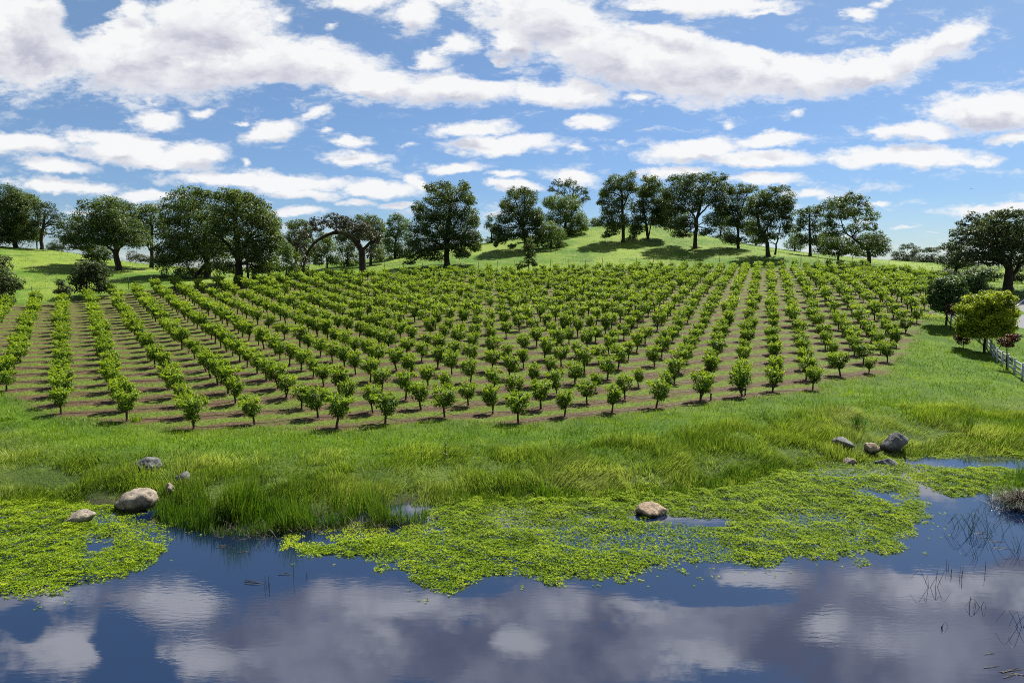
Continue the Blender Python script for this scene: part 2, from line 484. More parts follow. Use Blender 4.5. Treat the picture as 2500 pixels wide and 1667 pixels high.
def leaf_mat(name, cols, trans=0.35, rough=0.5, tgain=(1.25, 1.25, .55), spec=0.35, obj_var=0.18):
    m, t = new_mat(name)
    at_ = t.add('ShaderNodeAttribute', attribute_name='tint')
    cr = t.add('ShaderNodeValToRGB', ins={0: at_.outputs['Fac']})
    el = cr.color_ramp.elements
    while len(el) < len(cols):
        el.new(0.5)
    for k, (e, c) in enumerate(zip(el, cols)):
        e.position, e.color = k / (len(cols) - 1), (*c, 1)
    oi = t.add('ShaderNodeObjectInfo')
    v = t.mapr(oi.outputs['Random'], 0, 1, 1 - obj_var, 1 + obj_var, False)
    hsv = t.add('ShaderNodeHueSaturation', ins={'Value': v, 'Hue': t.mapr(oi.outputs['Random'], 0, 1, .5 + obj_var * .04, .5 - obj_var * .04, False), 'Color': cr.outputs[0]})
    pb = t.add('ShaderNodeBsdfPrincipled', ins={'Base Color': hsv.outputs[0], 'Roughness': rough, 'Specular IOR Level': spec})
    tr = t.add('ShaderNodeBsdfTranslucent', ins={'Color': t.mix(1.0, hsv.outputs[0], tgain, 'MULTIPLY')})
    mx = t.add('ShaderNodeMixShader', ins={0: trans, 1: pb.outputs[0], 2: tr.outputs[0]})
    t.add('ShaderNodeOutputMaterial', ins={0: mx.outputs[0]})
    return m


def bark_mat(name, a, b, scale=6.0):
    m, t = new_mat(name)
    g = t.add('ShaderNodeTexCoord').outputs['Object']
    mp = t.add('ShaderNodeMapping', ins={'Vector': g, 'Scale': (1, 1, .25)}).outputs[0]
    n = t.noise(mp, scale, 5.0, .65)
    c = t.mix(t.mapr(n.outputs['Fac'], .35, .68), a, b)
    bp = t.add('ShaderNodeBump', ins={'Strength': .6, 'Distance': .05, 'Height': n.outputs['Fac']})
    pb = t.add('ShaderNodeBsdfPrincipled', ins={'Base Color': c, 'Roughness': .9, 'Specular IOR Level': .15, 'Normal': bp.outputs[0]})
    t.add('ShaderNodeOutputMaterial', ins={0: pb.outputs[0]})
    return m


def plain_mat(name, a, b, scale=8.0, rough=.7, bump=.25, spec=.3):
    m, t = new_mat(name)
    g = t.add('ShaderNodeTexCoord').outputs['Object']
    n = t.noise(g, scale, 6.0, .62)
    c = t.mix(t.mapr(n.outputs['Fac'], .3, .7), a, b)
    bp = t.add('ShaderNodeBump', ins={'Strength': bump, 'Distance': .03, 'Height': n.outputs['Fac']})
    pb = t.add('ShaderNodeBsdfPrincipled', ins={'Base Color': c, 'Roughness': rough, 'Specular IOR Level': spec, 'Normal': bp.outputs[0]})
    t.add('ShaderNodeOutputMaterial', ins={0: pb.outputs[0]})
    return m


M_OAK = leaf_mat('oak_leaf', [(.026, .045, .013), (.070, .112, .027), (.15, .20, .045)], trans=.42, spec=.3, obj_var=.12)
M_OAK_LIT = leaf_mat('oak_leaf_lit', [(.040, .072, .014), (.090, .15, .026), (.17, .24, .045)], trans=.38, obj_var=.1)  # lighter copy of the oak leaf, sunlit look put into the colour
M_OAK_BROWN = leaf_mat('oak_leaf_brown', [(.034, .030, .019), (.060, .056, .028), (.075, .10, .030)], trans=.22, obj_var=.05)
M_OAK_BLUE = leaf_mat('oak_leaf_grey', [(.026, .040, .020), (.058, .084, .038), (.11, .145, .06)], trans=.36, spec=.15, obj_var=.08)
M_ORCH = leaf_mat('orchard_leaf', [(.034, .072, .006), (.115, .205, .012), (.30, .40, .028)], trans=.44, rough=.5, spec=.2, obj_var=.1)
M_YELLOW = leaf_mat('yellow_green_leaf', [(.08, .13, .010), (.27, .34, .018), (.46, .52, .035)], trans=.5, rough=.5, spec=.25, obj_var=0)
M_DKGREEN = leaf_mat('dark_shrub_leaf', [(.025, .055, .014), (.05, .10, .02), (.08, .14, .025)], trans=.32)
M_RED = leaf_mat('red_leaf', [(.045, .030, .016), (.085, .040, .020), (.11, .065, .026)], trans=.35, tgain=(1.3, .95, .6))
M_REDTREE = leaf_mat('bright_red_leaf', [(.06, .022, .012), (.12, .042, .018), (.13, .085, .028)], trans=.4, tgain=(1.3, .9, .6))
M_GRASS = leaf_mat('grass_blade', [(.060, .130, .004), (.135, .235, .007), (.28, .36, .02)], trans=.4, rough=.5, spec=.3, obj_var=0)
M_TALL = leaf_mat('tall_grass_blade', [(.040, .090, .010), (.155, .23, .026), (.32, .37, .12)], trans=.44, rough=.5, spec=.2, obj_var=0)
M_REED = leaf_mat('reed_blade', [(.026, .070, .006), (.070, .15, .010), (.20, .27, .03)], trans=.38, rough=.4, spec=.45, obj_var=0)
M_DEADREED = leaf_mat('dead_reed', [(.030, .024, .014), (.058, .046, .026), (.10, .083, .048)], trans=.1, obj_var=0)
M_FLOAT = leaf_mat('floating_leaf', [(.050, .105, .003), (.18, .285, .006), (.40, .46, .03)], trans=.34, rough=.6, spec=.1, obj_var=0)
M_BARK = bark_mat('oak_bark', (.022, .018, .014), (.065, .052, .040), 5)
M_BARK2 = bark_mat('orchard_bark', (.035, .024, .016), (.085, .058, .04), 30)
M_WHITE = plain_mat('white_fence_paint', (.34, .36, .38), (.46, .47, .48), 14, .55, .12)
M_STEEL = plain_mat('fence_post_steel', (.028, .026, .02), (.06, .05, .038), 20, .6)
M_WIRE = plain_mat('fence_wire', (.16, .16, .15), (.24, .24, .22), 20, .45)
M_HOSE = plain_mat('black_hose', (.012, .012, .012), (.03, .028, .026), 20, .5)


# ------------------------------------------------------------------ orchard lattice and zones
BACK = np.array([(-400, 72), (-200, 78), (20, 88), (150, 95), (390, 108), (650, 117), (900, 123), (1250, 129), (1630, 135), (1880, 139), (2100, 139), (2200, 134), (2290, 124), (2400, 112)], float)


def px_of(X, Y, Z=4.0):
    d = Y * CT - (Z - HC) * ST
    return CXP + F * X / d


def py_of(X, Y, Z):
    d = Y * CT - (Z - HC) * ST
    return CYP - F * (Y * ST + (Z - HC) * CT) / d


def back_y(X, Y):
    return np.interp(px_of(X, np.maximum(Y, 5.0)), BACK[:, 0], BACK[:, 1])


RMIN = {-7: 4, -6: 3, -5: 2, -4: 2, -3: 1, -2: 1, -1: 1, 8: 1, 9: 1, 10: 1}


def r_min(i):
    if i < -7:
        return 4 + 3 * (-7 - i)
    if i > 10:
        return 1
    return RMIN.get(i, 0)


_ri = np.arange(-60, 61)
_rm = np.array([r_min(i) for i in _ri], float)
_MI = np.linalg.inv(np.c_[E1, E2])


def lattice(X, Y):
    d = np.stack([X - P0[0], Y - P0[1]])
    return _MI[0, 0] * d[0] + _MI[0, 1] * d[1], _MI[1, 0] * d[0] + _MI[1, 1] * d[1]


def orchard_mask(X, Y, pad=0.0):
    """Metres inside the orchard edge (negative outside), roughly."""
    i, r = lattice(X, Y)
    front = (r - np.interp(i, _ri, _rm)) * 2.3 + .9
    right = (27.6 + .69 * (Y - 50.4) - X) * .82 + .6
    back = back_y(X, Y) + 1.5 - Y
    return np.minimum(np.minimum(front, right), back) + pad


# ------------------------------------------------------------------ ground
def build_ground():
    near = np.arange(-40, 14, 3.0)
    ys = list(near)
    y = 14.0
    while y < 300:
        ys.append(y)
        y += max(0.3, y * 0.0085)
    while y < 9000:
        ys.append(y)
        y *= 1.13
    ys = np.array(ys)
    u = np.linspace(-1, 1, 331)
    wd = 75 + 1.0 * np.maximum(ys, 0)
    X = u[None] * wd[:, None]
    Y = np.broadcast_to(ys[:, None], X.shape)
    Z = terrain(X, Y)
    Z = np.where((np.abs(X) > 300) | (Y > 500), 2.0, Z)
    om = np.clip(orchard_mask(X, Y) / 1.2 + .3, 0, 1)
    # lush mown green round the orchard against the rank pale hay by the water and on the hill
    shore = np.clip((Z + .02) / .25, 0, 1)
    i, r = lattice(X, Y)
    lush = np.exp(-((orchard_mask(X, Y) + 3.2) / 3.0) ** 2)
    lush = np.maximum(lush, np.clip((X - 24) / 6, 0, 1) * np.clip((Y - 42) / 6, 0, 1) * np.clip((135 - Y) / 20, 0, 1))
    hill = np.clip((Y - back_y(X, Y)) / 6, 0, 1)
    ny, nx = X.shape
    idx = np.arange(ny * nx).reshape(ny, nx)
    Q = np.stack([idx[:-1, :-1], idx[:-1, 1:], idx[1:, 1:], idx[1:, :-1]], -1).reshape(-1, 4)
    m, t = new_mat('ground')
    g = t.add('ShaderNodeNewGeometry').outputs['Position']
    A = lambda n: t.add('ShaderNodeAttribute', attribute_name=n).outputs['Fac']
    n_big = t.noise(g, .06, 4, .6).outputs['Fac']
    n_mid = t.noise(g, .45, 5, .6).outputs['Fac']
    n_fine = t.noise(g, 5.0, 5, .65).outputs['Fac']
    n_hair = t.noise(t.add('ShaderNodeMapping', ins={'Vector': g, 'Scale': (1, .45, 1)}).outputs[0], 16.0, 4, .6).outputs['Fac']
    hay = t.mix(t.mapr(n_mid, .35, .65), (.045, .080, .012), (.10, .14, .025))
    lushc = t.mix(t.mapr(n_mid, .35, .65), (.050, .110, .004), (.095, .17, .006))
    hillc = t.mix(t.mapr(n_big, .38, .62), (.070, .160, .012), (.19, .27, .036))
    hillc = t.mix(t.mapr(n_mid, .45, .8), hillc, (.23, .25, .07))
    hillc = t.mix(t.mapr(t.noise(g, .16, 5, .7).outputs['Fac'], .54, .72), hillc, (.055, .12, .014))
    c = t.mix(A('lush'), hay, lushc)
    c = t.mix(A('hill'), c, hillc)
    # orchard floor: mulch bands along the tree rows, thin grass between
    sx = t.add('ShaderNodeSeparateXYZ', ins={0: g})
    rr = t.math('ADD', t.math('MULTIPLY', t.math('SUBTRACT', sx.outputs[0], float(P0[0])), float(_MI[1, 0])), t.math('MULTIPLY', t.math('SUBTRACT', sx.outputs[1], float(P0[1])), float(_MI[1, 1])))
    wob = t.math('MULTIPLY', t.math('SUBTRACT', t.noise(g, .8, 4, .7).outputs['Fac'], .5), .55)
    fr = t.math('PINGPONG', t.math('ADD', rr, wob), 0.5)
    band = t.mapr(fr, .22, .35, 1, 0)
    chips = t.noise(g, 9.0, 6, .75).outputs['Fac']
    mulch = t.mix(t.mapr(chips, .32, .68), (.034, .021, .011), (.175, .116, .063))
    strip = t.mix(t.mapr(n_fine, .35, .65), (.055, .095, .010), (.145, .195, .026))
    strip = t.mix(t.mapr(t.noise(g, .9, 4, .7).outputs['Fac'], .56, .78), strip, (.075, .055, .032))
    oc = t.mix(t.math('MULTIPLY', band, t.mapr(t.noise(g, .35, 4, .7).outputs['Fac'], .28, .55, .42, 1)), strip, mulch)
    c = t.mix(A('orchard'), c, oc)
    c = t.mix(t.mapr(n_hair, .3, .7), t.mix(1.0, c, (.62, .64, .6), 'MULTIPLY'), c)
    mud = t.mix(n_fine, (.02, .018, .012), (.05, .045, .03))
    c = t.mix(A('wet'), mud, c)
    hgt = t.math('ADD', t.math('MULTIPLY', n_hair, .06), t.math('MULTIPLY', n_fine, .16))
    bp = t.add('ShaderNodeBump', ins={'Strength': .9, 'Distance': 1.0, 'Height': hgt})
    pb = t.add('ShaderNodeBsdfPrincipled', ins={'Base Color': c, 'Roughness': .85, 'Specular IOR Level': .12, 'Normal': bp.outputs[0]})
    t.add('ShaderNodeOutputMaterial', ins={0: pb.outputs[0]})
    me = mesh_np('ground', np.stack([X, Y, Z], -1).reshape(-1, 3), Q, None, m, {'orchard': om.ravel(), 'lush': lush.ravel(), 'hill': hill.ravel(), 'wet': shore.ravel()}, True)
    tag(link('ground', me), 'grassy ground rising from the pond through the orchard to the hill', 'ground', kind='structure')


build_ground()


def build_water():
    m, t = new_mat('pond_water')
    g = t.add('ShaderNodeNewGeometry').outputs['Position']
    mp = t.add('ShaderNodeMapping', ins={'Vector': g, 'Rotation': (0, 0, .25), 'Scale': (.55, 1.6, 1)}).outputs[0]
    a = t.noise(mp, 5.5, 3, .5).outputs['Fac']
    b = t.noise(mp, 1.1, 2, .5).outputs['Fac']
    gust = t.mapr(t.noise(g, .14, 3, .55).outputs['Fac'], .42, .66)
    h = t.math('ADD', t.math('MULTIPLY', t.math('MULTIPLY', a, .010), t.math('ADD', gust, .12)), t.math('MULTIPLY', b, .008))
    bp = t.add('ShaderNodeBump', ins={'Strength': .10, 'Distance': 1.0, 'Height': h})
    pb = t.add('ShaderNodeBsdfPrincipled', ins={'Base Color': (.003, .009, .030), 'Roughness': .02, 'IOR': 2.55, 'Specular IOR Level': .5, 'Normal': bp.outputs[0]})
    t.add('ShaderNodeOutputMaterial', ins={0: pb.outputs[0]})
    V = [(x, y, 0.0) for y in (-42, 0, 20, 45) for x in (-140, -40, 0, 40, 140)]
    Q = [(r * 5 + c, r * 5 + c + 1, r * 5 + c + 6, r * 5 + c + 5) for r in range(3) for c in range(4)]
    tag(link('pond', mesh_np('pond', V, Q, None, m)), 'still dark blue pond mirroring the clouded sky', 'pond', kind='structure')


build_water()


def poly_world(pts):
    return [at(*p)[:2] for p in pts]


def smooth_line(P, n):
    P = np.asarray(P, float)
    t = np.arange(len(P))
    tt = np.linspace(0, len(P) - 1, n)
    out = np.zeros((n, P.shape[1]))
    for q, v in enumerate(tt):
        k = min(int(v), len(P) - 2)
        f = v - k
        p0, p1, p2, p3 = P[max(k - 1, 0)], P[k], P[k + 1], P[min(k + 2, len(P) - 1)]
        out[q] = .5 * ((2 * p1) + (-p0 + p2) * f + (2 * p0 - 5 * p1 + 4 * p2 - p3) * f * f + (-p0 + 3 * p1 - 3 * p2 + p3) * f ** 3)
    return out


def build_road():
    edge = smooth_line([at(2760, 1010, 44)[:2], at(2620, 900, 57)[:2], at(2494, 824, 70)[:2], at(2448, 790, 81)[:2], at(2472, 746, 98)[:2], at(2570, 718, 118)[:2], at(2720, 700, 136)[:2]], 90)
    d = nrm(np.gradient(edge, axis=0))
    n = np.c_[d[:, 1], -d[:, 0]]
    asph = plain_mat('asphalt', (.075, .08, .085), (.12, .125, .13), 3.0, .8, .1)
    paint = plain_mat('road_paint', (.62, .62, .6), (.8, .8, .78), 10, .6, .05)

    def strip(o0, o1, up, nm, mat, parent=None, skirt=0):
        cols = np.linspace(o0, o1, 7)
        V, Q = [], []
        base = terrain(edge[:, 0] + n[:, 0] * 3.2, edge[:, 1] + n[:, 1] * 3.2)
        k = np.ones(15) / 15
        base = np.convolve(np.pad(base, 7, 'edge'), k, 'valid')
        offs = ([o0 - skirt] if skirt else []) + list(cols) + ([o1 + skirt] if skirt else [])
        for q, o in enumerate(offs):
            z = base + up
            if skirt and q in (0, len(offs) - 1):
                z = base - .5
            V.append(np.c_[edge + n * o, z])
        V = np.stack(V, 1)
        idx = np.arange(V.shape[0] * V.shape[1]).reshape(V.shape[:2])
        Q = np.stack([idx[:-1, :-1], idx[:-1, 1:], idx[1:, 1:], idx[1:, :-1]], -1).reshape(-1, 4)
        return link(nm, mesh_np(nm, V.reshape(-1, 3), Q, None, mat, None, True), parent)
    rd = strip(0, 6.4, .22, 'road', asph, None, 1.2)
    tag(rd, 'grey asphalt road bending away at the right edge', 'road', kind='structure')
    strip(.28, .44, .226, 'edge_line', paint, rd)
    strip(5.96, 6.12, .226, 'edge_line', paint, rd)


build_road()


# ------------------------------------------------------------------ oaks and other big trees
def sphere_pts(rng, n):
    return nrm(rng.normal(size=(n, 3)))


def tree(name, label, cat, base, D, lobes, mat, trunk_r=.4, fork=.42, stems=None, dens=20, leaf=.30, rel=.75, group=None, seed=0, limb=1.0, sparse=.0, layers=3, bark=None):
    rng = np.random.default_rng(seed * 7919 + 13)
    X0 = at(base[0], base[1], D)[0]
    z0 = gz(X0, D)
    root = empty(name, (X0, D, z0))
    tag(root, label, cat, group)
    O = np.array([X0, D, z0])
    L = np.array([(l[0], l[1], l[2], l[3]) for l in lobes], float)
    xmin, xmax = (L[:, 0] - L[:, 2]).min(), (L[:, 0] + L[:, 2]).max()
    xm, hw = (xmin + xmax) / 2, (xmax - xmin) / 2
    s = D / F
    g, tk = Geo(), Geo()
    cents = []
    for l in L:
        a, b = l[2] * s * (1.1 if D < 95 and base[0] > 2000 else 1.44 if 1450 < base[0] < 2000 else 1.32 if base[0] > 1400 else 1.22), l[3] * s * (1.12 if D < 95 and base[0] > 2000 else 1.3 if base[0] > 1400 else 1.2)
        t = min(abs(l[0] - xm) / hw, .95)
        dm = rel * hw * s * math.sqrt(1 - t * t) - .4 * a
        if layers == 1 or dm < .7 * a:
            offs = [rng.uniform(-.35, .35) * max(dm, .5)]
        elif layers == 2 or dm < 1.6 * a:
            offs = [-.6 * dm + rng.normal() * .15 * dm, .55 * dm + rng.normal() * .15 * dm]
        else:
            offs = [-.85 * dm, rng.uniform(-.2, .2) * dm, .8 * dm]
        for q, o in enumerate(offs):
            k = 1.0 if q == 0 or layers == 1 else rng.uniform(.82, 1.0)
            c = at(l[0] + rng.normal() * l[2] * .06, l[1] + rng.normal() * l[3] * .06, D) + np.array([0, o, 0])
            cents.append((c, a * k, b * k))
    for c, a, b in cents:
        cc = .85 * (a + b) / 2
        area = math.pi * a * b
        cov = 4.4 * (dens / 20) ** .3
        Nt = cov * area / (.6 * (leaf * .98) ** 2) * (1 - .55 * sparse)
        K = int(np.clip(area * 2.6 / min(1, min(a, b) / 1.4) ** 2, 10, 70) * (1 - sparse * .4))
        d = sphere_pts(rng, K)
        d[:, 2] = np.where(d[:, 2] < -.35, d[:, 2] * .6, d[:, 2])
        pos = c + d * np.array([a, cc, b]) * rng.uniform(.45, 1.0, (K, 1)) ** .6
        rho = np.clip(rng.uniform(.28, .55, K) * min(a, b), .08, .95)
        ii = rng.choice(K, max(int(Nt), 20), p=rho ** 2 / (rho ** 2).sum())
        dd = sphere_pts(rng, len(ii)) * (rng.uniform(0, 1, (len(ii), 1)) ** .45)
        P = pos[ii] + dd * (rho[ii][:, None]) * np.array([1.15, 1.15, .8])
        fr = rng.uniform(0, 1, len(ii)) < (.22 if sparse < .5 else .05)
        d2 = sphere_pts(rng, len(ii)) * rng.uniform(.3, 1.06, (len(ii), 1)) ** .6
        P = np.where(fr[:, None], c + d2 * np.array([a, cc, b]), P)
        N = dd * .9 + d[ii] * .35 + np.array([0, 0, .55]) + rng.normal(size=P.shape) * .45
        T = rng.normal(size=P.shape) + dd * .6 + np.array([0, 0, -.25])
        lf = leaf * .98 * rng.uniform(.6, 1.3, len(ii))
        tint = np.clip(.45 + rng.normal() * .08 + rng.normal(size=K)[ii] * .2 + rng.normal(size=len(ii)) * .2, 0, 1)
        g.leaves(P - O, N, T, lf, lf * rng.uniform(.55, .8, len(ii)), tint)
    # trunk, limbs
    topz = max(c[2] + b for c, a, b in cents)
    if stems is None:
        fz = z0 + (topz - z0) * fork
        mx = np.mean([c[0] for c, a, b in cents])
        stems = [[(X0, D, z0 - .4), (X0 + (mx - X0) * .12, D, z0 + (fz - z0) * .5), (X0 + (mx - X0) * .35, D, fz)]]
    else:
        stems = [[(X0, D, z0 - .4) if q == 0 and p is None else tuple(at(p[0], p[1], D)) for q, p in enumerate(st)] for st in stems]
    nodes = []
    for si, st in enumerate(stems):
        P = smooth_line(np.array(st), 9)
        P[1:-1] += rng.normal(size=P[1:-1].shape) * trunk_r * .15
        r0 = trunk_r * (1.0 if si == 0 else .6)
        rad = r0 * (np.linspace(1, .5, 9) if si == 0 else np.linspace(.8, .3, 9))
        rad[0] *= 1.35
        tk.tube(P - O, rad, 8)
        nodes.append((P, rad))
    allP = np.concatenate([P[3:] for P, _ in nodes])
    allR = np.concatenate([r[3:] for _, r in nodes])
    for c, a, b in cents:
        if rng.random() > .85 * limb:
            continue
        dst = np.linalg.norm(allP - c, axis=1) + np.where(allP[:, 2] > c[2], 2.5, 0)
        j = int(np.argmin(dst))
        A, r = allP[j], min(allR[j] * .45, .04 + .018 * np.linalg.norm(allP[j] - c))
        mid = (A + c) / 2 + np.array([0, 0, .12 * np.linalg.norm(c - A)]) + rng.normal(size=3) * .25
        P = smooth_line(np.array([A, mid, c, c + (c - A) * .18 * rng.uniform(0, 1)]), 8)
        tk.tube(P - O, r * np.linspace(1, .3, 8), 5)
        for q in range(3):
            e = c + sphere_pts(rng, 1)[0] * np.array([a, .8 * a, b]) * .85
            P2 = smooth_line(np.array([P[3 + q], (P[3 + q] + e) / 2 + rng.normal(size=3) * .25, e]), 5)
            tk.tube(P2 - O, max(r * .4, .035) * np.linspace(1, .35, 5), 4)
    link('trunk', tk.mesh('trunk', bark or M_BARK, True), root)
    link('crown', g.mesh('crown', mat), root)
    return root


OAKG = 'oaks on the grassy hill'
tree('oak_tree', 'big dense oak cut off by the left edge, beside a thin open oak', 'tree', (38, 603), 150, [(22, 495, 42, 38), (58, 520, 26, 42), (30, 570, 45, 32), (-5, 540, 45, 55), (64, 490, 14, 20), (-45, 520, 45, 55), (70, 565, 15, 25), (-30, 580, 40, 20)], M_OAK, .55, .3, seed=1, group=OAKG)
tree('oak_tree', 'thin open oak with see-through crown standing alone on the left hill', 'tree', (101, 611), 150, [(112, 503, 18, 10), (95, 517, 10, 10), (133, 522, 13, 14), (92, 545, 10, 13), (121, 545, 9, 9), (142, 550, 8, 18), (100, 566, 14, 7), (136, 575, 6, 10), (108, 530, 10, 8)], M_OAK_BLUE, .40, .55, seed=2, group=OAKG, sparse=.85, layers=2, limb=1.15, stems=[[None, (101, 580), (104, 555), (108, 520)], [(103, 560), (118, 540), (135, 525)]])
tree('oak_tree', 'slim sapling oak between the edge oak and the thin open oak', 'tree', (90, 603), 158, [(92, 572, 7, 9), (88, 585, 6, 6), (97, 582, 5, 5)], M_OAK_BLUE, .14, .6, seed=3, group=OAKG, sparse=.6, layers=1, stems=[[None, (90, 590), (92, 570)], [None, (88, 592), (86, 575)]])
tree('oak_tree', 'small round dark oak far behind the brow of the left hill', 'tree', (135, 625), 250, [(124, 602, 11, 9), (141, 599, 14, 12), (134, 610, 18, 8)], M_OAK_BLUE, .4, .3, seed=4, group=OAKG)
tree('oak_tree', 'tall spreading oak with forked trunk on the left hill slope', 'tree', (288, 656), 132, [(270, 500, 30, 18), (292, 515, 22, 25), (240, 535, 28, 22), (280, 545, 34, 26), (195, 550, 22, 20), (178, 575, 15, 18), (215, 580, 32, 22), (258, 575, 34, 28), (312, 555, 24, 25), (330, 580, 24, 18), (345, 590, 12, 14), (192, 602, 18, 12), (175, 590, 10, 8), (305, 590, 22, 18), (240, 505, 14, 12)], M_OAK, .62, .45, seed=5, group=OAKG, stems=[[None, (286, 635), (282, 605), (278, 560), (276, 520)], [(285, 630), (268, 605), (245, 590), (215, 580)], [(284, 620), (298, 600), (318, 585)]], sparse=.15)
tree('oak_tree', 'small rounded bushy oak half hidden under the tall spreading oak', 'tree', (240, 645), 142, [(238, 610, 22, 18), (222, 620, 15, 15), (256, 622, 16, 16), (240, 628, 22, 12)], M_OAK, .2, .3, seed=6, group=OAKG)
tree('oak_tree', 'narrow oak with bare lower limbs left of the huge twin oaks', 'tree', (370, 653), 140, [(352, 512, 18, 11), (382, 512, 14, 12), (368, 535, 28, 18), (398, 545, 16, 20), (343, 550, 18, 18), (378, 565, 28, 14), (405, 570, 12, 16), (350, 575, 14, 10), (335, 530, 10, 10)], M_OAK, .42, .5, seed=7, group=OAKG, stems=[[None, (371, 630), (369, 600), (370, 560), (368, 530)], [(370, 615), (360, 600), (350, 588)], [(370, 610), (385, 598), (397, 590)]], sparse=.3, layers=2)
tree('shrub', 'low reddish dark shrub behind the narrow oak trunk', 'shrub', (330, 641), 160, [(345, 630, 15, 9), (322, 626, 13, 12), (355, 635, 8, 5)], M_OAK_BROWN, .12, .2, seed=8, leaf=.25)
tree('oak_tree', 'hazy far-off oak seen past the bare limbs of the narrow oak', 'tree', (398, 650), 300, [(398, 632, 20, 10), (380, 638, 20, 8), (420, 636, 20, 10)], M_OAK_BLUE, .4, .3, seed=9, group=OAKG)
tree('shrub_tree', 'round many-stemmed dark bush on the green slope above the fence', 'shrub', (215, 722), 101, [(222, 652, 24, 14), (205, 668, 20, 16), (240, 665, 24, 18), (192, 688, 16, 14), (222, 680, 26, 14), (255, 690, 16, 14), (200, 705, 14, 10), (250, 705, 12, 12), (238, 650, 14, 10)], M_OAK_BLUE, .14, .4, seed=10, leaf=.24, dens=30, stems=[[None, (212, 705), (212, 680)], [None, (222, 702), (230, 675)], [None, (225, 705), (242, 685)]])
tree('shrub', 'small dark bush beside the round many-stemmed bush', 'shrub', (160, 735), 93, [(149, 692, 9, 8), (160, 708, 17, 10), (147, 712, 14, 8), (163, 720, 8, 10)], M_OAK_BLUE, .07, .4, seed=11, leaf=.2, dens=36)
tree('oak_tree', 'dark leafy oak cropped by the left edge just behind the fence', 'tree', (8, 748), 90, [(0, 645, 12, 22), (10, 675, 20, 22), (32, 692, 16, 12), (8, 715, 22, 20), (-20, 690, 24, 40), (40, 702, 9, 8), (12, 735, 12, 10)], M_OAK_BLUE, .25, .35, seed=12, leaf=.26, group=OAKG)
tree('oak_tree', 'huge dense oak with a branch drooping to the grass, left of the pair', 'tree', (506, 680), 128, [(485, 475, 28, 12), (512, 474, 10, 9), (450, 500, 24, 22), (428, 530, 14, 28), (440, 565, 28, 26), (480, 520, 30, 30), (525, 530, 25, 25), (420, 600, 18, 25), (398, 640, 18, 18), (435, 625, 30, 26), (470, 610, 34, 34), (428, 672, 9, 20), (428, 690, 14, 6), (478, 662, 20, 16), (500, 580, 30, 36), (490, 685, 18, 8), (530, 640, 25, 30), (545, 590, 22, 30)], M_OAK, .7, .35, seed=13, group=OAKG, stems=[[None, (506, 655), (505, 620), (500, 570)], [(505, 640), (485, 610), (460, 580), (450, 540)], [(505, 645), (480, 670), (465, 692), (448, 700), (438, 695)], [(503, 600), (520, 570), (530, 540)]])
tree('oak_tree', 'huge domed oak with thick bare trunk at the orchard corner', 'tree', (583, 702), 117, [(573, 478, 24, 14), (545, 490, 10, 8), (595, 485, 16, 16), (622, 487, 9, 13), (570, 515, 36, 24), (618, 520, 24, 24), (545, 555, 30, 24), (600, 560, 38, 30), (648, 535, 20, 26), (664, 555, 16, 26), (680, 580, 9, 20), (655, 595, 20, 25), (540, 610, 26, 26), (625, 620, 28, 24), (650, 640, 20, 20), (560, 655, 18, 16), (635, 660, 22, 10), (640, 500, 8, 8)], M_OAK, .72, .5, seed=14, group=OAKG, stems=[[None, (583, 665), (582, 625), (578, 570), (573, 510)], [(582, 640), (560, 605), (535, 575), (505, 572)], [(582, 625), (605, 585), (630, 560)]])
tree('oak_tree', 'lighter green rounded oak in front of the domed oak', 'tree', (606, 694), 114, [(590, 590, 20, 16), (612, 600, 22, 18), (628, 612, 14, 16), (588, 615, 22, 14), (610, 625, 26, 12)], M_OAK_LIT, .25, .3, seed=15, group=OAKG, leaf=.26, layers=2, dens=26, stems=[[None, (604, 660), (604, 620)]])
tree('oak_tree', 'small round oak on a thin stem by the fence brace', 'tree', (697, 684), 113, [(700, 605, 14, 12), (690, 628, 18, 16), (712, 632, 18, 18), (694, 655, 22, 10), (718, 655, 10, 10)], M_OAK_LIT, .2, .4, seed=16, group=OAKG, leaf=.26)
tree('oak_tree', 'oak filling the gap between the domed oak and the small round oak', 'tree', (657, 674), 127, [(655, 640, 18, 18), (668, 612, 16, 18), (672, 645, 14, 18), (650, 660, 14, 8)], M_OAK, .2, .35, seed=17, group=OAKG)
tree('oak_tree', 'background oak left of the arching oak, showing above the round oak', 'tree', (722, 657), 165, [(715, 552, 14, 11), (735, 545, 11, 9), (712, 580, 18, 22), (730, 585, 22, 24), (710, 615, 16, 20), (735, 620, 18, 18), (750, 560, 12, 12)], M_OAK, .35, .35, seed=18, group=OAKG)
tree('oak_tree', 'brownish arching oak with one long limb bowing left to the ground', 'tree', (888, 674), 125, [(820, 532, 18, 8), (792, 542, 18, 9), (765, 556, 16, 11), (745, 576, 14, 12), (734, 596, 9, 10), (845, 542, 20, 10), (870, 552, 22, 14), (896, 556, 18, 13), (914, 578, 15, 10), (880, 578, 22, 12), (904, 620, 9, 13), (742, 628, 10, 20), (776, 608, 4, 11), (830, 552, 22, 8), (858, 570, 20, 8), (920, 590, 10, 8), (740, 655, 9, 10)], M_OAK_BROWN, .68, .5, seed=19, group=OAKG, layers=2, sparse=.05, stems=[[None, (886, 645), (882, 610), (868, 590), (845, 570), (822, 567)], [(825, 566), (800, 574), (775, 588), (755, 610), (740, 645), (742, 668)], [(883, 612), (898, 598), (915, 586), (930, 575)], [(880, 605), (878, 585), (884, 565)]], limb=.8)
tree('oak_tree', 'tall background oak whose top rises behind the arching oak', 'tree', (906, 660), 160, [(905, 537, 18, 12), (878, 532, 10, 7), (926, 556, 14, 20), (918, 600, 16, 26), (925, 625, 12, 18), (900, 570, 18, 20)], M_OAK, .38, .45, seed=20, group=OAKG, sparse=.1)
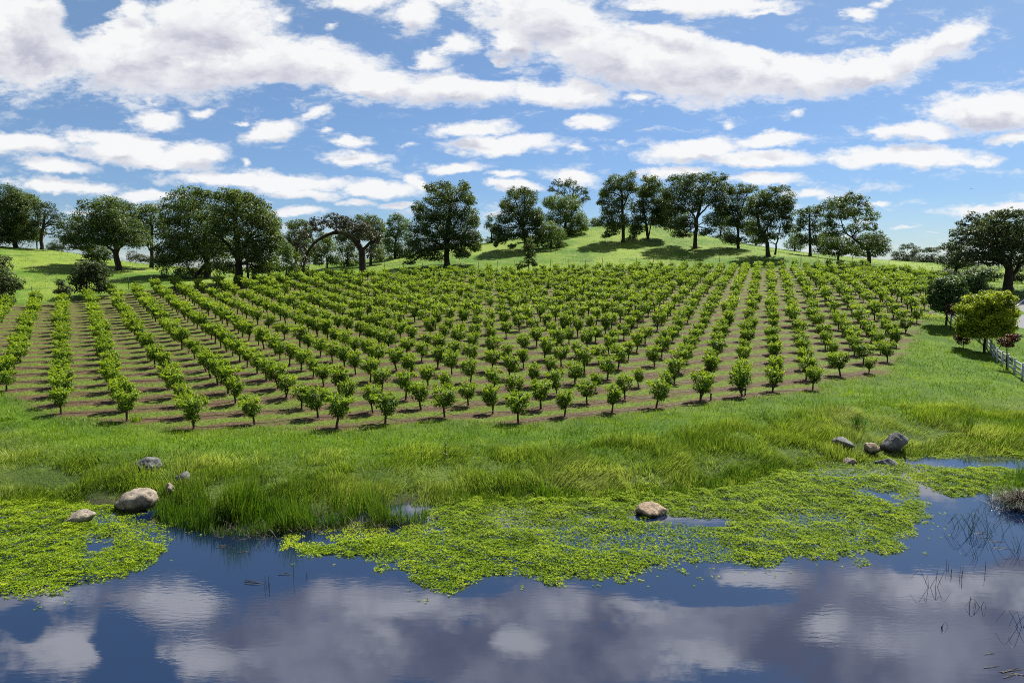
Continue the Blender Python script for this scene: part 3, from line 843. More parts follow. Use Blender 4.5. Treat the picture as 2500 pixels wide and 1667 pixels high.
tree('oak_tree', 'dark shaded oak behind the bow of the arching oak', 'tree', (850, 668), 162, [(845, 600, 20, 25), (864, 615, 16, 28), (838, 632, 16, 18), (860, 645, 18, 12), (835, 575, 14, 16)], M_OAK, .35, .35, seed=21, group=OAKG)
tree('oak_tree', 'sunlit green oak framed under the long bowing limb', 'tree', (800, 668), 155, [(802, 605, 18, 16), (792, 630, 22, 14), (816, 638, 14, 12), (778, 642, 12, 8), (800, 585, 12, 12), (772, 620, 12, 12)], M_OAK_LIT, .25, .35, seed=22, group=OAKG)
tree('oak_tree', 'oak with lit side left of the great cone-shaped oak', 'tree', (965, 650), 172, [(952, 543, 9, 8), (970, 532, 14, 9), (986, 548, 15, 13), (960, 568, 18, 16), (988, 575, 20, 20), (962, 605, 16, 18), (985, 615, 18, 18), (945, 590, 8, 14), (970, 632, 20, 10)], M_OAK_LIT, .38, .4, seed=23, group=OAKG, sparse=.15)
tree('oak_tree', 'great cone-shaped oak standing alone with foliage sweeping to the grass', 'tree', (1092, 648), 142, [(1055, 462, 12, 12), (1085, 455, 15, 9), (1135, 458, 11, 13), (1108, 478, 30, 20), (1066, 490, 24, 16), (1145, 488, 13, 16), (1024, 508, 14, 11), (1040, 528, 25, 18), (1090, 518, 36, 25), (1142, 528, 20, 22), (1160, 545, 10, 15), (1022, 558, 20, 18), (1068, 562, 36, 26), (1128, 568, 36, 26), (1166, 580, 12, 14), (1008, 590, 16, 20), (1048, 602, 32, 20), (1108, 598, 34, 22), (1158, 602, 14, 13), (1012, 622, 18, 14), (1060, 628, 28, 11), (1128, 620, 18, 11), (998, 642, 14, 5)], M_OAK, .62, .3, seed=24, group=OAKG, rel=.6, stems=[[None, (1092, 625), (1090, 590), (1095, 545), (1100, 500)], [(1091, 600), (1078, 570), (1062, 550)], [(1092, 580), (1110, 550), (1130, 520)]])
tree('oak_tree', 'small open oak in the gap right of the cone-shaped oak', 'tree', (1200, 606), 182, [(1202, 532, 12, 10), (1190, 552, 8, 10), (1196, 588, 9, 9), (1206, 560, 10, 14), (1212, 580, 8, 14)], M_OAK, .25, .4, seed=25, group=OAKG, sparse=.4)
tree('oak_tree', 'broad oak on the hill shoulder directly above the slender sapling', 'tree', (1284, 600), 163, [(1280, 468, 14, 8), (1254, 477, 14, 13), (1290, 488, 20, 18), (1238, 503, 16, 14), (1270, 518, 30, 20), (1234, 533, 18, 18), (1292, 538, 26, 20), (1214, 560, 11, 16), (1226, 578, 14, 18), (1260, 568, 26, 20), (1300, 578, 22, 20), (1210, 597, 5, 7), (1250, 602, 8, 5), (1318, 560, 14, 20), (1312, 530, 14, 18)], M_OAK, .5, .35, seed=26, group=OAKG)
tree('oak_tree', 'tall oak with lacy thin top right of the broad shoulder oak', 'tree', (1378, 590), 182, [(1358, 500, 22, 18), (1388, 500, 24, 18), (1398, 528, 20, 20), (1418, 538, 13, 16), (1360, 535, 26, 20), (1400, 558, 18, 16), (1372, 566, 22, 14), (1428, 555, 8, 10), (1338, 495, 12, 12)], M_OAK_LIT, .45, .4, seed=27, group=OAKG)
tree('oak_tree', 'see-through oak top showing sky through it behind the tall lacy oak', 'tree', (1395, 575), 192, [(1365, 448, 16, 8), (1388, 450, 15, 10), (1348, 462, 8, 7), (1405, 462, 10, 9), (1426, 468, 9, 11), (1420, 492, 9, 8), (1434, 485, 6, 8), (1400, 480, 14, 8), (1370, 470, 12, 8)], M_OAK_BLUE, .35, .5, seed=28, group=OAKG, sparse=.75, layers=2, limb=1.2)
tree('oak_tree', 'low bright green oak with foliage to the ground on the hill shoulder', 'tree', (1345, 606), 164, [(1340, 553, 16, 11), (1330, 572, 17, 14), (1360, 572, 17, 15), (1350, 592, 24, 11), (1322, 598, 20, 9), (1372, 598, 13, 8)], M_OAK_LIT, .25, .3, seed=29, group=OAKG)
tree('young_oak_tree', 'slender upright young oak alone between fence and hill', 'tree', (1291, 668), 131, [(1293, 588, 7, 7), (1285, 603, 9, 7), (1300, 603, 8, 7), (1292, 618, 13, 9), (1290, 636, 16, 9), (1280, 649, 8, 4), (1305, 646, 7, 6), (1297, 628, 12, 8)], M_OAK, .13, .5, seed=30, leaf=.24, dens=26, stems=[[None, (1291, 640), (1292, 600)]])
tree('oak_tree', 'leftmost oak on the hilltop, with one low branch sweeping down left', 'tree', (1521, 589), 168, [(1505, 437, 15, 8), (1540, 430, 10, 8), (1490, 458, 15, 12), (1524, 452, 16, 15), (1474, 473, 8, 10), (1505, 478, 24, 17), (1545, 458, 11, 15), (1469, 493, 8, 10), (1490, 513, 18, 18), (1530, 498, 22, 19), (1480, 543, 14, 15), (1514, 542, 20, 17), (1490, 570, 14, 6), (1478, 577, 8, 4), (1500, 555, 14, 12)], M_OAK, .45, .5, seed=31, group=OAKG, sparse=.1, stems=[[None, (1522, 565), (1521, 530), (1518, 480), (1515, 450)], [(1521, 540), (1505, 552), (1490, 566)], [(1520, 510), (1532, 480), (1540, 445)]])
tree('oak_tree', 'hilltop oak on a split double trunk, second on the crest', 'tree', (1582, 587), 173, [(1584, 437, 14, 8), (1592, 453, 15, 12), (1580, 473, 11, 12), (1610, 488, 18, 14), (1565, 498, 10, 9), (1590, 508, 23, 16), (1560, 528, 13, 15), (1618, 518, 16, 18), (1595, 542, 20, 11), (1552, 560, 10, 14), (1548, 575, 9, 7), (1622, 545, 10, 12), (1558, 548, 12, 18), (1612, 535, 18, 20), (1630, 500, 13, 17), (1570, 470, 12, 16), (1604, 462, 14, 12)], M_OAK, .4, .4, seed=32, group=OAKG, sparse=.15, stems=[[None, (1580, 565), (1576, 540), (1570, 505)], [None, (1588, 560), (1592, 530), (1598, 490)]])
tree('oak_tree', 'widest domed oak on the hilltop with a clear dark trunk', 'tree', (1697, 603), 163, [(1640, 437, 10, 5), (1664, 442, 19, 12), (1700, 436, 22, 8), (1735, 437, 24, 10), (1750, 458, 17, 17), (1690, 462, 22, 17), (1655, 478, 22, 21), (1720, 486, 25, 20), (1756, 498, 13, 21), (1640, 517, 18, 17), (1678, 508, 20, 15), (1645, 552, 16, 15), (1742, 538, 19, 17), (1720, 567, 13, 8), (1663, 572, 17, 9), (1625, 475, 8, 12), (1672, 545, 14, 14)], M_OAK, .5, .4, seed=33, group=OAKG, sparse=.12, stems=[[None, (1698, 570), (1702, 535), (1712, 490), (1720, 460)], [(1700, 545), (1690, 520), (1672, 505), (1655, 490)], [(1703, 530), (1725, 505), (1745, 480)]])
tree('oak_tree', 'dense oak between the domed hilltop oak and the crooked oak', 'tree', (1802, 606), 166, [(1772, 462, 10, 9), (1800, 466, 20, 12), (1830, 463, 14, 9), (1780, 498, 22, 22), (1815, 498, 22, 22), (1780, 538, 17, 21), (1810, 543, 20, 19), (1779, 582, 13, 13), (1800, 588, 15, 9), (1825, 560, 12, 14), (1765, 515, 12, 16)], M_OAK, .42, .35, seed=34, group=OAKG)
tree('oak_tree', 'crooked oak with trunk bent left and a thin second stem', 'tree', (1876, 620), 153, [(1900, 464, 15, 8), (1870, 473, 17, 11), (1924, 487, 11, 17), (1850, 493, 19, 15), (1890, 493, 25, 17), (1838, 517, 16, 15), (1880, 523, 26, 18), (1924, 523, 11, 19), (1900, 548, 26, 15), (1850, 557, 19, 15), (1890, 577, 18, 9), (1924, 562, 11, 11), (1853, 588, 11, 7), (1860, 575, 14, 9), (1915, 505, 12, 14)], M_OAK, .5, .4, seed=35, group=OAKG, stems=[[None, (1873, 595), (1863, 575), (1852, 555), (1850, 525)], [(1863, 575), (1880, 545), (1895, 510)], [(1892, 622), (1895, 600), (1900, 575), (1905, 550)]])
tree('oak_tree', 'upright open oak with a straight trunk between crooked and leaning oaks', 'tree', (1978, 613), 166, [(1958, 518, 11, 7), (1984, 513, 15, 9), (1999, 523, 8, 12), (1975, 542, 18, 16), (1994, 557, 10, 13), (1950, 557, 9, 12), (1950, 587, 11, 13), (1972, 585, 15, 14), (1960, 535, 10, 10), (1992, 590, 10, 12)], M_OAK, .38, .45, seed=36, group=OAKG, sparse=.35, stems=[[None, (1978, 590), (1977, 560), (1976, 525)]])
tree('oak_tree', 'leaning oak with a long limb reaching up left at the hill end', 'tree', (2122, 650), 145, [(2060, 487, 17, 10), (2080, 494, 12, 11), (2029, 502, 13, 13), (2050, 522, 24, 17), (2088, 517, 17, 14), (2110, 532, 11, 11), (2019, 542, 13, 17), (2032, 565, 17, 15), (2104, 557, 15, 11), (2125, 577, 13, 9), (2141, 592, 16, 15), (2150, 607, 11, 13), (2115, 602, 17, 13), (2132, 622, 18, 7), (2092, 590, 12, 12)], M_OAK, .48, .4, seed=37, group=OAKG, sparse=.15, stems=[[None, (2122, 630), (2120, 612), (2115, 600)], [(2119, 610), (2095, 590), (2070, 572), (2058, 555), (2050, 530)], [(2119, 612), (2130, 600), (2138, 590)]])
tree('oak_tree', 'dark low oak behind and left of the leaning oak', 'tree', (2045, 636), 160, [(2024, 590, 16, 20), (2050, 597, 18, 15), (2040, 615, 22, 10), (2075, 610, 12, 12), (2095, 620, 12, 8)], M_OAK, .3, .3, seed=38, group=OAKG)
tree('oak_tree', 'clumpy distant oak just right of the leaning oak', 'tree', (2215, 668), 215, [(2212, 603, 10, 7), (2192, 622, 9, 10), (2234, 612, 8, 9), (2226, 632, 16, 11), (2203, 638, 17, 9), (2182, 640, 9, 6), (2220, 650, 26, 10)], M_OAK_BLUE, .4, .4, seed=39, group=OAKG, sparse=.2, layers=2)
tree('oak_tree', 'flat-topped distant oak left of the large roadside oak', 'tree', (2275, 672), 205, [(2265, 612, 15, 6), (2290, 610, 14, 6), (2260, 633, 15, 11), (2290, 633, 14, 11), (2275, 652, 26, 12), (2250, 650, 12, 10)], M_OAK_BLUE, .4, .45, seed=40, group=OAKG, sparse=.25, layers=2)
tree('oak_tree', 'dark rounded oak touching the left side of the roadside oak', 'tree', (2332, 690), 150, [(2325, 602, 15, 11), (2340, 617, 17, 16), (2310, 637, 15, 13), (2340, 642, 18, 11), (2362, 632, 12, 14), (2330, 662, 28, 12)], M_OAK_BLUE, .35, .35, seed=41, group=OAKG)
for q_, (bx_, by_, D_, lo_, lb_) in enumerate([
        (1655, 590, 205, [(1640, 545, 16, 18), (1660, 525, 16, 20), (1655, 565, 20, 12)], 'background oak between the split-trunk oak and the domed hilltop oak'),
        (1758, 600, 200, [(1760, 540, 14, 24), (1770, 570, 14, 16), (1750, 585, 14, 9)], 'background oak filling the gap right of the domed hilltop oak'),
        (1845, 606, 195, [(1840, 560, 12, 22), (1850, 585, 14, 14)], 'background oak behind the left foliage of the crooked oak'),
        (1940, 622, 195, [(1938, 575, 12, 18), (1930, 598, 14, 12), (1948, 600, 12, 12)], 'background oak between the crooked oak and the upright open oak'),
        (2010, 632, 195, [(2008, 585, 10, 18), (2015, 610, 14, 12), (1996, 608, 10, 12)], 'background oak just right of the upright open oak'),
        (1445, 566, 215, [(1440, 548, 12, 10), (1455, 545, 10, 12), (1466, 556, 10, 7)], 'low background oak on the crest left of the first hilltop oak'),
        (628, 680, 160, [(640, 655, 22, 14), (615, 660, 20, 10), (662, 650, 16, 16)], 'shaded low oak beneath the domed oak foliage'),
        (770, 664, 190, [(765, 600, 16, 18), (755, 630, 18, 18), (790, 580, 14, 12)], 'pale background oak seen through the bowing limb'),
        (935, 655, 190, [(940, 580, 12, 20), (935, 610, 14, 20), (945, 632, 16, 12)], 'background oak right of the arching oak trunk')]):
    tree('oak_tree', lb_, 'tree', (bx_, by_), D_, lo_, M_OAK if q_ % 3 else M_OAK_LIT, .3, .35, seed=80 + q_, group=OAKG, layers=2, sparse=.15)
tree('oak_tree', 'large dark oak with slanting trunk beside the road', 'tree', (2462, 709), 112, [(2414, 527, 16, 12), (2450, 527, 20, 9), (2490, 522, 15, 12), (2380, 543, 11, 8), (2395, 557, 22, 14), (2440, 557, 28, 18), (2480, 562, 23, 22), (2359, 568, 12, 12), (2375, 588, 19, 13), (2420, 592, 28, 16), (2468, 597, 28, 18), (2500, 588, 23, 28), (2530, 557, 28, 36), (2398, 617, 23, 13), (2440, 627, 28, 13), (2368, 622, 18, 13), (2418, 642, 22, 9), (2530, 627, 28, 22), (2345, 640, 14, 12), (2480, 640, 14, 10)], M_OAK_BLUE, .75, .4, seed=42, stems=[[None, (2464, 685), (2462, 660), (2450, 630), (2430, 600)], [(2464, 685), (2485, 655), (2502, 630), (2520, 590)], [(2462, 660), (2470, 620), (2475, 580)]], dens=22)
for k, (a, D, lo) in enumerate([((2375, 690), 134, [(2365, 672, 22, 12), (2390, 668, 20, 14)]), ((2430, 690), 132, [(2425, 670, 22, 14), (2410, 680, 20, 10)]), ((2495, 690), 128, [(2495, 668, 22, 18), (2520, 672, 22, 16), (2478, 680, 14, 8)]), ((2300, 690), 140, [(2300, 668, 22, 9), (2275, 672, 16, 7)])]):
    tree('shrub', ['dark shrub under the left side of the roadside oak', 'dark shrub close behind the roadside oak trunk', 'grey green shrub at the right edge behind the roadside oak', 'low dark shrub on the crest below the flat-topped oak'][k], 'shrub', a, D, lo, M_OAK_BLUE, .1, .3, seed=50 + k, leaf=.26)
tree('small_tree', 'bushy dark green small tree at the end of the orchard lane', 'tree', (2312, 772), 76, [(2300, 748, 24, 16), (2328, 752, 16, 14), (2280, 735, 12, 14), (2300, 692, 22, 15), (2325, 690, 20, 14), (2285, 712, 13, 15), (2320, 715, 25, 15), (2298, 728, 19, 15), (2340, 708, 14, 15), (2325, 735, 18, 10)], M_DKGREEN, .14, .3, seed=60, leaf=.2, dens=140)
tree('small_tree', 'dark green small tree behind the yellow-green roadside tree', 'tree', (2388, 738), 94, [(2386, 682, 20, 13), (2400, 668, 15, 9), (2370, 694, 16, 14), (2398, 702, 16, 14), (2358, 682, 12, 10), (2376, 715, 16, 12)], M_DKGREEN, .14, .3, seed=61, leaf=.2, dens=140)
tree('shrub', 'purple-brown shrub below the bushy dark green tree', 'shrub', (2322, 772), 73.5, [(2322, 750, 10, 8), (2324, 764, 14, 9)], M_RED, .06, .3, seed=62, leaf=.13, dens=60)
tree('roadside_tree', 'rounded yellow-green tree beside the end of the white fence', 'tree', (2404, 862), 65.5, [(2400, 800, 34, 22), (2400, 812, 38, 13), (2440, 810, 24, 11), (2362, 806, 20, 14), (2425, 740, 34, 20), (2398, 782, 40, 18), (2440, 782, 24, 18), (2366, 778, 22, 18), (2385, 732, 22, 15), (2425, 722, 24, 12), (2450, 728, 13, 9), (2360, 752, 16, 16), (2402, 760, 32, 22), (2444, 760, 24, 20), (2368, 795, 22, 16), (2415, 795, 27, 18), (2448, 795, 17, 15), (2366, 818, 16, 7), (2442, 815, 15, 6), (2466, 765, 8, 14)], M_YELLOW, .13, .35, seed=63, leaf=.17, dens=160, stems=[[None, (2404, 835), (2406, 800), (2408, 760)]])
tree('shrub', 'russet shrub tucked against the left of the yellow-green tree', 'shrub', (2352, 842), 67, [(2342, 790, 9, 11), (2352, 808, 11, 12), (2345, 822, 12, 10), (2350, 832, 15, 11), (2362, 826, 12, 8)], M_RED, .05, .3, seed=64, leaf=.12, dens=60)
tree('young_red_tree', 'young red-leaved tree on a thin stem by the white fence', 'tree', (2458, 898), 56, [(2453, 830, 12, 7), (2474, 828, 10, 7), (2460, 842, 11, 6), (2444, 838, 6, 4), (2482, 820, 4, 5), (2468, 820, 5, 5)], M_REDTREE, .06, .45, seed=65, leaf=.12, dens=90, sparse=.2, stems=[[None, (2458, 870), (2459, 845)]])


# ------------------------------------------------------------------ orchard trees
def orchard_crown(seed, n_leaf, leaf, spread=1.0, tall=1.0):
    rng = np.random.default_rng(900 + seed)
    g = Geo()
    K = 16
    d = sphere_pts(rng, K)
    d[:, 2] *= .85
    c = np.array([0, 0, .94]) + d * np.array([.38 * spread, .37 * spread, .37 * tall]) + rng.normal(size=(K, 3)) * .04
    rad = rng.uniform(.19, .30, K)
    ii = rng.choice(K, n_leaf, p=rad ** 2 / (rad ** 2).sum())
    dd = sphere_pts(rng, n_leaf)
    P = c[ii] + dd * (rad[ii] * rng.uniform(.35, 1.08, n_leaf))[:, None]
    N = dd + d[ii] * .5 + np.array([0, 0, .4]) + rng.normal(size=P.shape) * .5
    T = dd * .8 + rng.normal(size=P.shape) * .8
    hgt = (P[:, 2] - .5) / 1.0
    tint = np.clip(.36 + rng.normal(size=K)[ii] * .1 + rng.normal(size=n_leaf) * .2, 0, 1)
    L = leaf * rng.uniform(.7, 1.3, n_leaf)
    g.leaves(P, N, T, L, L * .56, tint)
    # fresh shoots, tinted paler to put the sunlit crown top into their colour
    ns = 26
    per = max(6, n_leaf // 45)
    sd = nrm(sphere_pts(rng, ns) * np.array([1, 1, .5]) + np.array([0, 0, .75]))
    for k in range(ns):
        o = np.array([0, 0, .98]) + sd[k] * np.array([.46 * spread, .46 * spread, .40 * tall])
        t = rng.uniform(0, 1, per)
        Ls = rng.uniform(.14, .34)
        P = o + np.outer(t, sd[k] * Ls) + rng.normal(size=(per, 3)) * .03
        N = rng.normal(size=(per, 3)) * .8 + np.array([0, 0, .9])
        T = rng.normal(size=(per, 3)) + sd[k] * .6
        l2 = leaf * rng.uniform(.7, 1.2, per)
        g.leaves(P, N, T, l2, l2 * .5, np.clip(.86 + rng.normal(size=per) * .12, 0, 1))
    return g


def orchard_trunk(seed, fork):
    rng = np.random.default_rng(300 + seed)
    g = Geo()
    lx, ly = rng.normal() * .05, rng.normal() * .05
    if not fork:
        P = smooth_line(np.array([(0, 0, -.12), (lx * .5, ly * .4, .2), (lx, ly, .48), (lx * 1.2, ly * 1.2, .95)]), 8)
        g.tube(P, np.array([.075, .058, .052, .05, .05, .045, .035, .02]), 7)
    else:
        for s in (-1, 1):
            P = smooth_line(np.array([(0, 0, -.12), (s * .02, 0, .18), (s * .10 + lx, ly, .5), (s * .16 + lx, ly, .95)]), 8)
            g.tube(P, np.array([.07, .055, .045, .042, .04, .035, .03, .018]), 7)
    for k in range(5):
        a = rng.uniform(0, 6.28)
        P = smooth_line(np.array([(lx, ly, .42), (lx + .16 * math.cos(a), ly + .16 * math.sin(a), .68), (.33 * math.cos(a), .33 * math.sin(a), 1.05)]), 5)
        g.tube(P, np.array([.03, .027, .022, .016, .008]), 5)
    return g


def build_orchard():
    rng = np.random.default_rng(5)
    pts = []
    for i in range(-48, 60):
        for r in range(int(r_min(i)), 70):
            q = P0 + i * E1 + r * E2 + rng.normal(size=2) * .11
            px = px_of(q[0], q[1])
            if px < -90 or px > 2560 or q[0] > 27.9 + .69 * (q[1] - 50.4) or q[1] > back_y(q[0], q[1]):
                continue
            if rng.random() < .022 and r > r_min(i) + 2:
                continue
            pts.append((i, r, q[0], q[1]))
    A = np.array(pts)
    Z = terrain(A[:, 2], A[:, 3])
    px = px_of(A[:, 2], A[:, 3], Z)
    infr = (px > -12) & (px < 2512)
    order = np.argsort(np.where(infr, A[:, 3], 1e6))
    chosen = order[:300]
    kinds = [('round', 1.0, 1.0, False), ('leaning', 1.05, .95, False), ('fork-trunked', 1.1, 1.0, True), ('slender', .82, 1.06, False), ('broad', 1.16, .96, False), ('bushy', 1.04, 1.05, False)]
    crowns = [orchard_crown(k, 1050, .115, kinds[k % 6][1], kinds[k % 6][2]).mesh('crown', M_ORCH) for k in range(12)]
    trunks = [orchard_trunk(k, kinds[k % 6][3]).mesh('trunk', M_BARK2, True) for k in range(12)]
    files = sorted(set(int(A[k, 0]) for k in chosen))
    ordn = lambda n: {1: 'first', 2: 'second', 3: 'third', 4: 'fourth', 5: 'fifth', 6: 'sixth', 7: 'seventh', 8: 'eighth', 9: 'ninth', 10: 'tenth', 11: 'eleventh', 12: 'twelfth'}.get(n, f'{n}th' if n % 10 not in (1, 2, 3) or n in (11, 12, 13) else f"{n}{ {1: 'st', 2: 'nd', 3: 'rd'}[n % 10]}")
    rank = {}
    for i in files:
        rs = sorted(int(A[k, 1]) for k in chosen if int(A[k, 0]) == i)
        for n, r in enumerate(rs):
            rank[(i, r)] = n + 1
    proto = {}
    for k in sorted(chosen, key=lambda q: A[q, 3]):
        i, r = int(A[k, 0]), int(A[k, 1])
        v = int(rng.integers(12))
        if v not in proto:
            t = empty('orchard_tree', (0, 0, 0))
            tag(t, '', 'tree', 'young orchard trees planted in rows')
            a, b = link('trunk', trunks[v], t), link('crown', crowns[v], t)
            proto[v] = (t, a, b)
        else:
            t0, a0, b0 = proto[v]
            t, a, b = t0.copy(), a0.copy(), b0.copy()
            for o in (t, a, b):
                COL.objects.link(o)
            a.parent = b.parent = t
        s = rng.choice([rng.uniform(.95, 1.22), rng.uniform(.72, .95)], p=[.87, .13]) * (1 + .10 * min(max((A[k, 3] - 45) / 30, 0), 1))
        t.location = (A[k, 2], A[k, 3], float(Z[k]))
        t.rotation_euler = (rng.normal() * .06, rng.normal() * .06, rng.uniform(0, 6.28))
        t.scale = (s * rng.uniform(.94, 1.06), s * rng.uniform(.94, 1.06), s * rng.uniform(.92, 1.08))
        n, f = rank[(i, r)], files.index(i) + 1
        kd = kinds[v % 6][0]
        if n == 1:
            t['label'] = f'{kd} young orchard tree at the pond end of the {ordn(f)} file from the left'
        else:
            t['label'] = f'{kd} orchard tree, {ordn(n)} from the pond in the {ordn(f)} file from the left'
    # the remaining, far trees as one mass
    rest = [k for k in range(len(A)) if k not in set(chosen.tolist())]
    near = [k for k in rest if A[k, 3] < 80]
    far = Geo()
    tr = Geo()
    big = []
    for q in range(8):
        g = orchard_crown(40 + q, 330, .17, [1, 1.1, .9, 1.15][q % 4], [1, .95, 1.08, 1][q % 4])
        big.append((np.concatenate(g.V), np.concatenate(g.Q), np.concatenate(g.A)))
    tk = []
    for q in range(4):
        g = orchard_trunk(40 + q, q == 2)
        tk.append((np.concatenate(g.V), np.concatenate(g.Q)))
    for k in rest:
        V, Q, a = big[int(rng.integers(8))]
        th, s = rng.uniform(0, 6.28), rng.uniform(1.05, 1.42)
        R = np.array([[math.cos(th), -math.sin(th), 0], [math.sin(th), math.cos(th), 0], [0, 0, 1]])
        O = np.array([A[k, 2], A[k, 3], Z[k]])
        far.put(V @ R.T * s * np.array([1, 1, rng.uniform(.9, 1.1)]) + O, Q, None, np.clip(a + rng.normal() * .07, 0, 1))
        V, Q = tk[int(rng.integers(4))]
        tr.put(V @ R.T * s + O, Q)
    me = far.mesh('orchard_rows', M_ORCH)
    o = link('orchard_rows', me)
    tag(o, 'mass of far orchard trees filling the slope up to the wire fence', 'orchard', kind='stuff')
    link('trunks', tr.mesh('trunks', M_BARK2), o)['kind'] = 'stuff'
    print('orchard trees', len(A), 'rest', len(rest), 'max Y of chosen', A[chosen, 3].max(), 'files', len(files))
    # drip hoses along the front rows
    for r in range(0, 12):
        ii = [k for k in range(len(A)) if int(A[k, 1]) == r and A[k, 3] < 75 and infr[k]]
        ii.sort(key=lambda k: A[k, 0])
        if len(ii) < 4:
            continue
        g = Geo()
        P = []
        for a, b in zip(ii[:-1], ii[1:]):
            p, q = A[a, 2:4], A[b, 2:4]
            for t in np.linspace(0, 1, 7)[:-1]:
                xy = p + (q - p) * t + np.array([.05, -.12]) + rng.normal(size=2) * .025
                lift = .05 + .34 * (math.exp(-(t / .14) ** 2) + math.exp(-((1 - t) / .14) ** 2)) * (hash2(np.array([a]), np.array([r]))[0] * .9)
                P.append((xy[0], xy[1], lift))
        P = np.array(P)
        P[:, 2] += terrain(P[:, 0], P[:, 1])
        g.tube(P, .017, 4)
        tag(link('drip_hose', g.mesh('drip_hose', M_HOSE, True)), f'black drip hose looping along the {ordn(r + 1)} planting row from the pond', 'hose', 'drip hoses along the orchard rows')


build_orchard()


# ------------------------------------------------------------------ fences
def wire_fence():
    poly = []
    for px in np.arange(-60, 2345, 6.0):
        D = np.interp(px, BACK[:, 0], BACK[:, 1]) + 4.0
        poly.append(at(px, 660, D)[:2])
    poly = np.array(poly)
    seg = np.r_[0, np.cumsum(np.linalg.norm(np.diff(poly, axis=0), axis=1))]
    n = int(seg[-1] / 3.45)
    d = np.linspace(0, seg[-1], n)
    P = np.c_[np.interp(d, seg, poly[:, 0]), np.interp(d, seg, poly[:, 1])]
    Z = terrain(P[:, 0], P[:, 1])
    rng = np.random.default_rng(3)
    root = empty('wire_fence', (P[0, 0], P[0, 1], Z[0]))
    tag(root, 'tall wire fence on thin steel posts along the back of the orchard', 'fence')
    O = np.array([P[0, 0], P[0, 1], Z[0]])
    tops = []
    for k in range(n):
        g = Geo()
        b = np.array([P[k, 0], P[k, 1], Z[k]])
        tp = b + np.array([rng.normal() * .05, rng.normal() * .04, 2.05 + rng.normal() * .08])
        tops.append(tp)
        g.tube([b - O - (0, 0, .3), (b + tp) / 2 - O, tp - O], .05, 5)
        g.box(tp - O + np.array([0, 0, .02]), .08, .08, .04)
        link('post', g.mesh('post', M_STEEL), root)
    # braces at the corner by the round oak
    k = int(np.argmin(np.abs(px_of(P[:, 0], P[:, 1], Z) - 753)))
    for s in (-1, 1):
        g = Geo()
        j = k + s
        g.tube([tops[k] - O - (0, 0, .3), (P[j, 0] - O[0], P[j, 1] - O[1], Z[j] - O[2] + .1)], .035, 5)
        link('brace', g.mesh('brace', M_STEEL), root)
    for h in (.35, .8, 1.25, 1.7, 2.0):
        g = Geo()
        g.tube(np.array([np.array([P[q, 0], P[q, 1], Z[q]]) * (1 - h / 2.05) + tops[q] * h / 2.05 for q in range(n)]) - O, .004, 3)
        link('wire', g.mesh('wire', M_WIRE), root)


wire_fence()


def white_fence():
    pl = smooth_line([at(2580, 985, 44.5)[:2], at(2492, 924, 52)[:2], at(2433, 882, 61)[:2], at(2400, 850, 69)[:2], at(2310, 775, 80)[:2], at(2330, 740, 90)[:2], at(2372, 716, 98)[:2]], 200)
    seg = np.r_[0, np.cumsum(np.linalg.norm(np.diff(pl, axis=0), axis=1))]
    n = int(seg[-1] / 2.45)
    d = np.linspace(0, seg[-1], n)
    P = np.c_[np.interp(d, seg, pl[:, 0]), np.interp(d, seg, pl[:, 1])]
    Z = terrain(P[:, 0], P[:, 1])
    O = np.array([P[0, 0], P[0, 1], Z[0]])
    root = empty('rail_fence', O)
    tag(root, 'white painted three-rail fence beside the road', 'fence')
    for k in range(n):
        g = Geo()
        t = P[min(k + 1, n - 1)] - P[max(k - 1, 0)]
        a = math.atan2(t[1], t[0])
        c = np.array([P[k, 0], P[k, 1], Z[k]]) - O
        g.box(c + (0, 0, .5), .15, .15, 1.5, a)
        g.box(c + (0, 0, 1.27), .19, .19, .04, a)
        link('post', g.mesh('post', M_WHITE), root)
    for h in (.38, .74, 1.10):
        g = Geo()
        L = np.c_[P, Z + h] - O
        nn = nrm(np.gradient(P, axis=0))
        nn = np.c_[-nn[:, 1], nn[:, 0]]
        V, Q = [], []
        for s, dz in ((-1, -1), (1, -1), (1, 1), (-1, 1)):
            V.append(np.c_[L[:, :2] + nn * .02 * s, L[:, 2] + .07 * dz])
        V = np.stack(V, 1).reshape(-1, 3)
        Q = [(k * 4 + j, k * 4 + (j + 1) % 4, k * 4 + 4 + (j + 1) % 4, k * 4 + 4 + j) for k in range(n - 1) for j in range(4)]
        g.put(V, Q)
        link('rail', g.mesh('rail', M_WHITE), root)


white_fence()


def power_line():
    g = Geo()
    a, b = at(2010, 612, 330), at(2700, 628, 300)
    root = empty('power_line', (0, 315, 10))
    tag(root, 'faint power line strung low across the sky beyond the hill', 'power line')
    for dz in (0, 2.0):
        g = Geo()
        t = np.linspace(0, 1, 16)[:, None]
        P = a + (b - a) * t - np.array([0, 0, 1]) * (4 * t * (1 - t) * 1.5) - np.array([0, 0, dz])
        g.tube(P - np.array([0, 315, 10]), .022, 4)
        link('wire', g.mesh('wire', M_HOSE), root)
    for e in (a, b):
        g = Geo()
        g.tube([(e[0], e[1] - 315, gz(e[0], e[1]) - 10), (e[0], e[1] - 315, e[2] + .6 - 10)], [.16, .12], 8)
        g.box((e[0], e[1] - 315, e[2] - 10 + .1), .12, 1.8, .14)
        link('pole', g.mesh('pole', M_BARK), root)


power_line()


